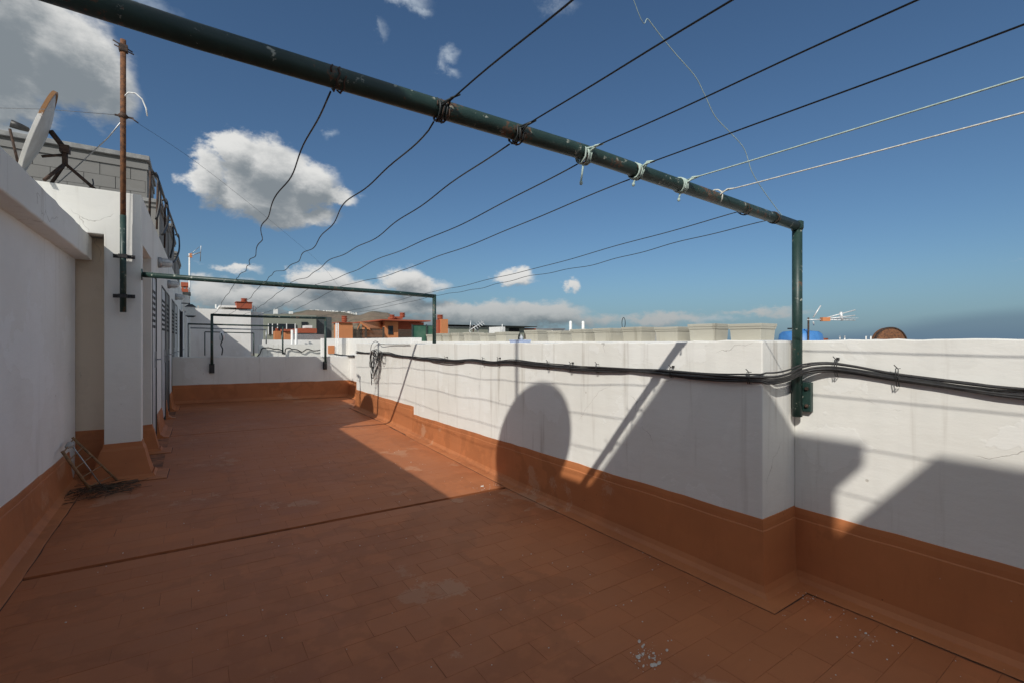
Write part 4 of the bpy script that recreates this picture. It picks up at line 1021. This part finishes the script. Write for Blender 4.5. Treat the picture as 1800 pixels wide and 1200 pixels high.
# orange house with pergola
r, a, b = face_box('orange_house', 676, 700, 565, 30, 5, 'orange rooftop house with a brick-red slab roof and two chimney pots', 'house', M['orange'])
addbox(r, 700.4, 745, 566, 592, 30.8, 4.2, 'wall', M['brick_red'])
sl = addbox(r, 671, 757, 561, 565.4, 29.4, 6.5, 'roof', M['brick_red']); addbox(r, 695, 708, 556.5, 560.8, 31, 1.5, 'roof_step', M['brick_red'])
vent_cap(r, 692, 553, 561, 30.5, 4.6); vent_cap(r, 710, 549.5, 558, 31.2, 4.8)
addbox(r, 684, 691, 573, 588, 29.95, .045, 'window', M['glass']); addbox(r, 682.5, 683.9, 573, 588, 29.93, .06, 'shutter', M['wood_dk'])
# gabled pergola roof, boarded fences
r = empty('gabled_pergola', at(640, 594, Y=27), 'terracotta gabled pergola with dark wooden boarding', 'pergola'); o0 = Vector(r.location)
g = at(634, 565.5, Y=27) - o0; e1 = at(628, 577, Y=27) - o0; e2 = at(650, 577, Y=27) - o0; gb = at(674, 566, Y=31) - o0; eb = at(676, 576, Y=31) - o0
MB().add([e1, g, e2, gb, eb, Vector(e1) + Vector((0, 0, -.12)), Vector(g) + Vector((0, 0, -.12)), Vector(e2) + Vector((0, 0, -.12)), gb + Vector((0, 0, -.12)), eb + Vector((0, 0, -.12))], [(1, 2, 4, 3), (6, 8, 9, 7), (2, 7, 9, 4), (1, 6, 7, 2), (0, 5, 6, 1)]).build('roof', M['orange'], r)
for (u0, u1) in ((619.5, 642), (645, 674)):
    q = [at(u0, 577, Y=27.2), at(u1, 577, Y=27.2)]
    for k in range(7):
        z0 = EYE + .18 + k * .078; MB().box(q[0].x - o0.x, q[1].x - o0.x, .25, .28, z0 - o0.z, z0 + .066 - o0.z).build('plank', M['wood_dk'], r)
for u in (619.8, 631, 643.5, 674.5): q = at(u, 570 if u == 631 else 575, Y=27.1); MB().box(q.x - .05 - o0.x, q.x + .05 - o0.x, .1, .2, 0, q.z - o0.z).build('post', M['wood_dk'], r)
r = empty('board_fence', at(712, 594, Y=27), 'dark weathered board fence between orange house and green glass', 'fence'); o0 = Vector(r.location)
q = [at(700.5, 575, Y=27), at(724, 575, Y=27)]
for k in range(7): z0 = EYE + .16 + k * .082; MB().box(q[0].x - o0.x, q[1].x - o0.x, 0, .03, z0 - o0.z, z0 + .07 - o0.z).build('plank', M['wood_dk'], r)
r, a, b = face_box('glass_screen', 724.6, 776, 571.5, 25, .06, 'green tinted glass screen in a dark frame behind the planters', 'glass screen', M['gglass'], 'pane')
f_ = MB(); o0 = Vector(r.location)
for u in (724.6, 750, 775): q = at(u, 570.8, Y=24.95); f_.box(q.x - o0.x - .03, q.x - o0.x + .03, -.07, -.02, 0, q.z - o0.z)
f_.build('frame', M['frame_dk'], r); addbox(r, 724, 776.5, 570, 571.4, 24.93, .1, 'rail', M['frame_dk'])
r, a, b = face_box('brick_chimney', 775.5, 787.5, 561, 21, .45, 'tall orange chimney just right of the second green post', 'chimney', M['orange'])
addbox(r, 769.5, 775.2, 562, 596, 21.1, .4, 'wall', M['brick_red']); vent_cap(r, 778, 553, 561, 21, 5.3)
# grey low building
r, a, b = face_box('grey_house', 788.5, 881, 573.5, 30, 5, 'long low grey house with a dark roof edge behind the planters', 'house', M['grey'])
addbox(r, 786, 882, 570.5, 573.2, 29.7, 5.6, 'roof', M['frame_dk'])
for u0, u1 in ((790, 838), (842, 858), (861, 877)): addbox(r, u0, u1, 575.5, 592, 29.93, .05, 'panel', M['olive'])
r, a, b = face_box('post_lamp', 879.5, 888, 574.5, 27, 1.5, 'small white lamp housing beside the dark grey building', 'post lamp', M['whitep'], z0=1.0)
MB().tube([(.16, 0, .8), (.16, 0, 1.6)], .03, 6).build('post', M['whitep'], r)
r, a, b = face_box('dark_house', 887.5, 922, 575.5, 33, 5, 'low dark grey building behind the leftmost near planters', 'house', M['olive'])
addbox(r, 896, 913, 577, 595, 32.9, .08, 'window', M['void']); addbox(r, 885, 944, 572.5, 575.3, 32.6, 5.6, 'roof', M['frame_dk'])
addbox(r, 922.3, 942, 577, 596, 33.3, 4, 'wall', M['brick_red'])
# yagi among the back planters
ya = empty('tv_antenna', at(832, 600, Y=16.5), 'small white TV antenna leaning above the back planters', 'antenna', rz=-YAW)
MB().tube([(0, 0, -1.3), (0, 0, .62)], .03, 6).build('mast', M['dkrust'], ya)
MB().tube([(-.15, -.1, .45), (.42, .2, .82)], .02, 5).build('boom', M['alu'], ya)
for k in range(5): t = .3 + k * .15; c0 = Vector((lerp(-.15, .42, t), lerp(-.1, .2, t), lerp(.45, .82, t))); MB().tube([c0 + Vector((-.10, .12, .1)), c0 + Vector((.10, -.12, -.1))], .011, 4).build('director', M['alu'], ya)
MB().tube([(-.15, 0, .42), (-.10, 0, .85)], .014, 5).tube([(-.17, 0, .45), (-.02, 0, .22)], .018, 5).build('reflector_bar', M['alu'], ya)
# white vent stacks and low roofs under the sea haze
for k, (u, v) in enumerate(((1003, 573), (1025, 573))):
    q = at(u, v, Y=11); tag(MB().lathe([(.05, -1.7), (.05, .12), (.035, .15), (0, .16)], n=12).build('vent_pipe', M['whitep'], loc=q), ('left' if k == 0 else 'right') + ' of two white vent pipes rising behind the middle planters', 'pipe', 'white vent pipes behind the planters')
random.seed(71); ORDN = ['first', 'second', 'third', 'fourth', 'fifth', 'sixth', 'seventh', 'eighth', 'ninth', 'last']
for k in range(10):
    u = 945 + k * 30 + random.uniform(-6, 6); Y = random.uniform(55, 100); vt = random.uniform(579, 586); a = at(u, vt, Y=Y); b = at(u + random.uniform(14, 40), vt, Y=Y)
    o = empty('distant_house', (a.x, Y, -14), ORDN[k] + ' of the ten distant flat-roofed houses low behind the planters, from the left', 'house', 'distant flat-roofed houses')
    MB().box(0, b.x - a.x, 0, 9, 0, a.z + 14).build('wall', random.choice((M['white2'], M['planter'], M['grey'])), o)
    MB().box(-.2, b.x - a.x + .2, -.2, 9.2, a.z + 14.003, a.z + 14.25).build('roof', M['galv'], o)
# red chimney and antennas peeping over the storage row
r = empty('brick_chimney', (-.5, 16.5, 2.3), 'brick-red chimney peeping above the far end of the storage row', 'chimney')
q = at(318, 519, Y=16.5); q2 = at(331, 519, Y=16.5)
MB().box(q.x + .5, q2.x + .5, 0, .4, 0, .46).build('chimney_body', M['white2'], r)
MB().box(q.x + .44, q2.x + .56, -.05, .45, .463, .53).build('slab', M['frame_dk'], r)
MB().box(q.x + .5, q2.x + .5, 0, .4, .533, .63).box(q.x + .5, q2.x + .5, 0, .4, .70, .82).box(q.x + .52, q.x + .56, .02, .38, .633, .697).box(q2.x + .44, q2.x + .48, .02, .38, .633, .697).build('chimney_cap', M['brick_red'], r)
q = at(333, 600, Y=17); r = empty('antenna_mast', (q.x, 17, 0), 'thin white mast with a small yagi antenna at the far end of the storage row', 'antenna')
MB().tube([(0, 0, 0), (0, 0, 4.05)], .022, 6).build('mast', M['whitep'], r)
MB().tube([(-.05, 0, 3.95), (.28, -.1, 4.1)], .016, 5).tube([(.0, 0, 4.0), (.25, 0, 4.28)], .008, 4).tube([(.27, .1, 3.85), (.29, -.1, 4.3)], .012, 4).build('boom', M['galv'], r)
MB().box(.0, .07, -.04, .04, 3.93, 4.05).build('dipole_box', M['orange'], r)
# hanging things on the shaded gable
q = at(389, 586, Y=14.8)
wire('hanging_cord', catmull([q, q + Vector((.03, 0, -.15)), q + Vector((-.01, 0, -.3)), q + Vector((.03, 0, -.42)), q + Vector((.01, 0, -.58))]), .016, M['black'], 'black cord hanging behind the third green frame', 'cord', None, 5)
q = at(390, 583, Y=24.9); tag(MB().lathe([(0, -.45), (.09, -.38), (.12, -.2), (.07, -.03), (0, 0)], n=10).build('buoy_float', M['whitep'], loc=q), 'small white object hanging from the farthest pipe frame', 'float')
# conduit on the cross wall's left end
wire('drain_pipe', [(-.22, 11.5, 2.0), (-.22, 11.5, .6), (-.05, 11.55, .1)], .025, M['black'], 'thin dark downpipe at the left end past the cross wall', 'pipe', None, 6)
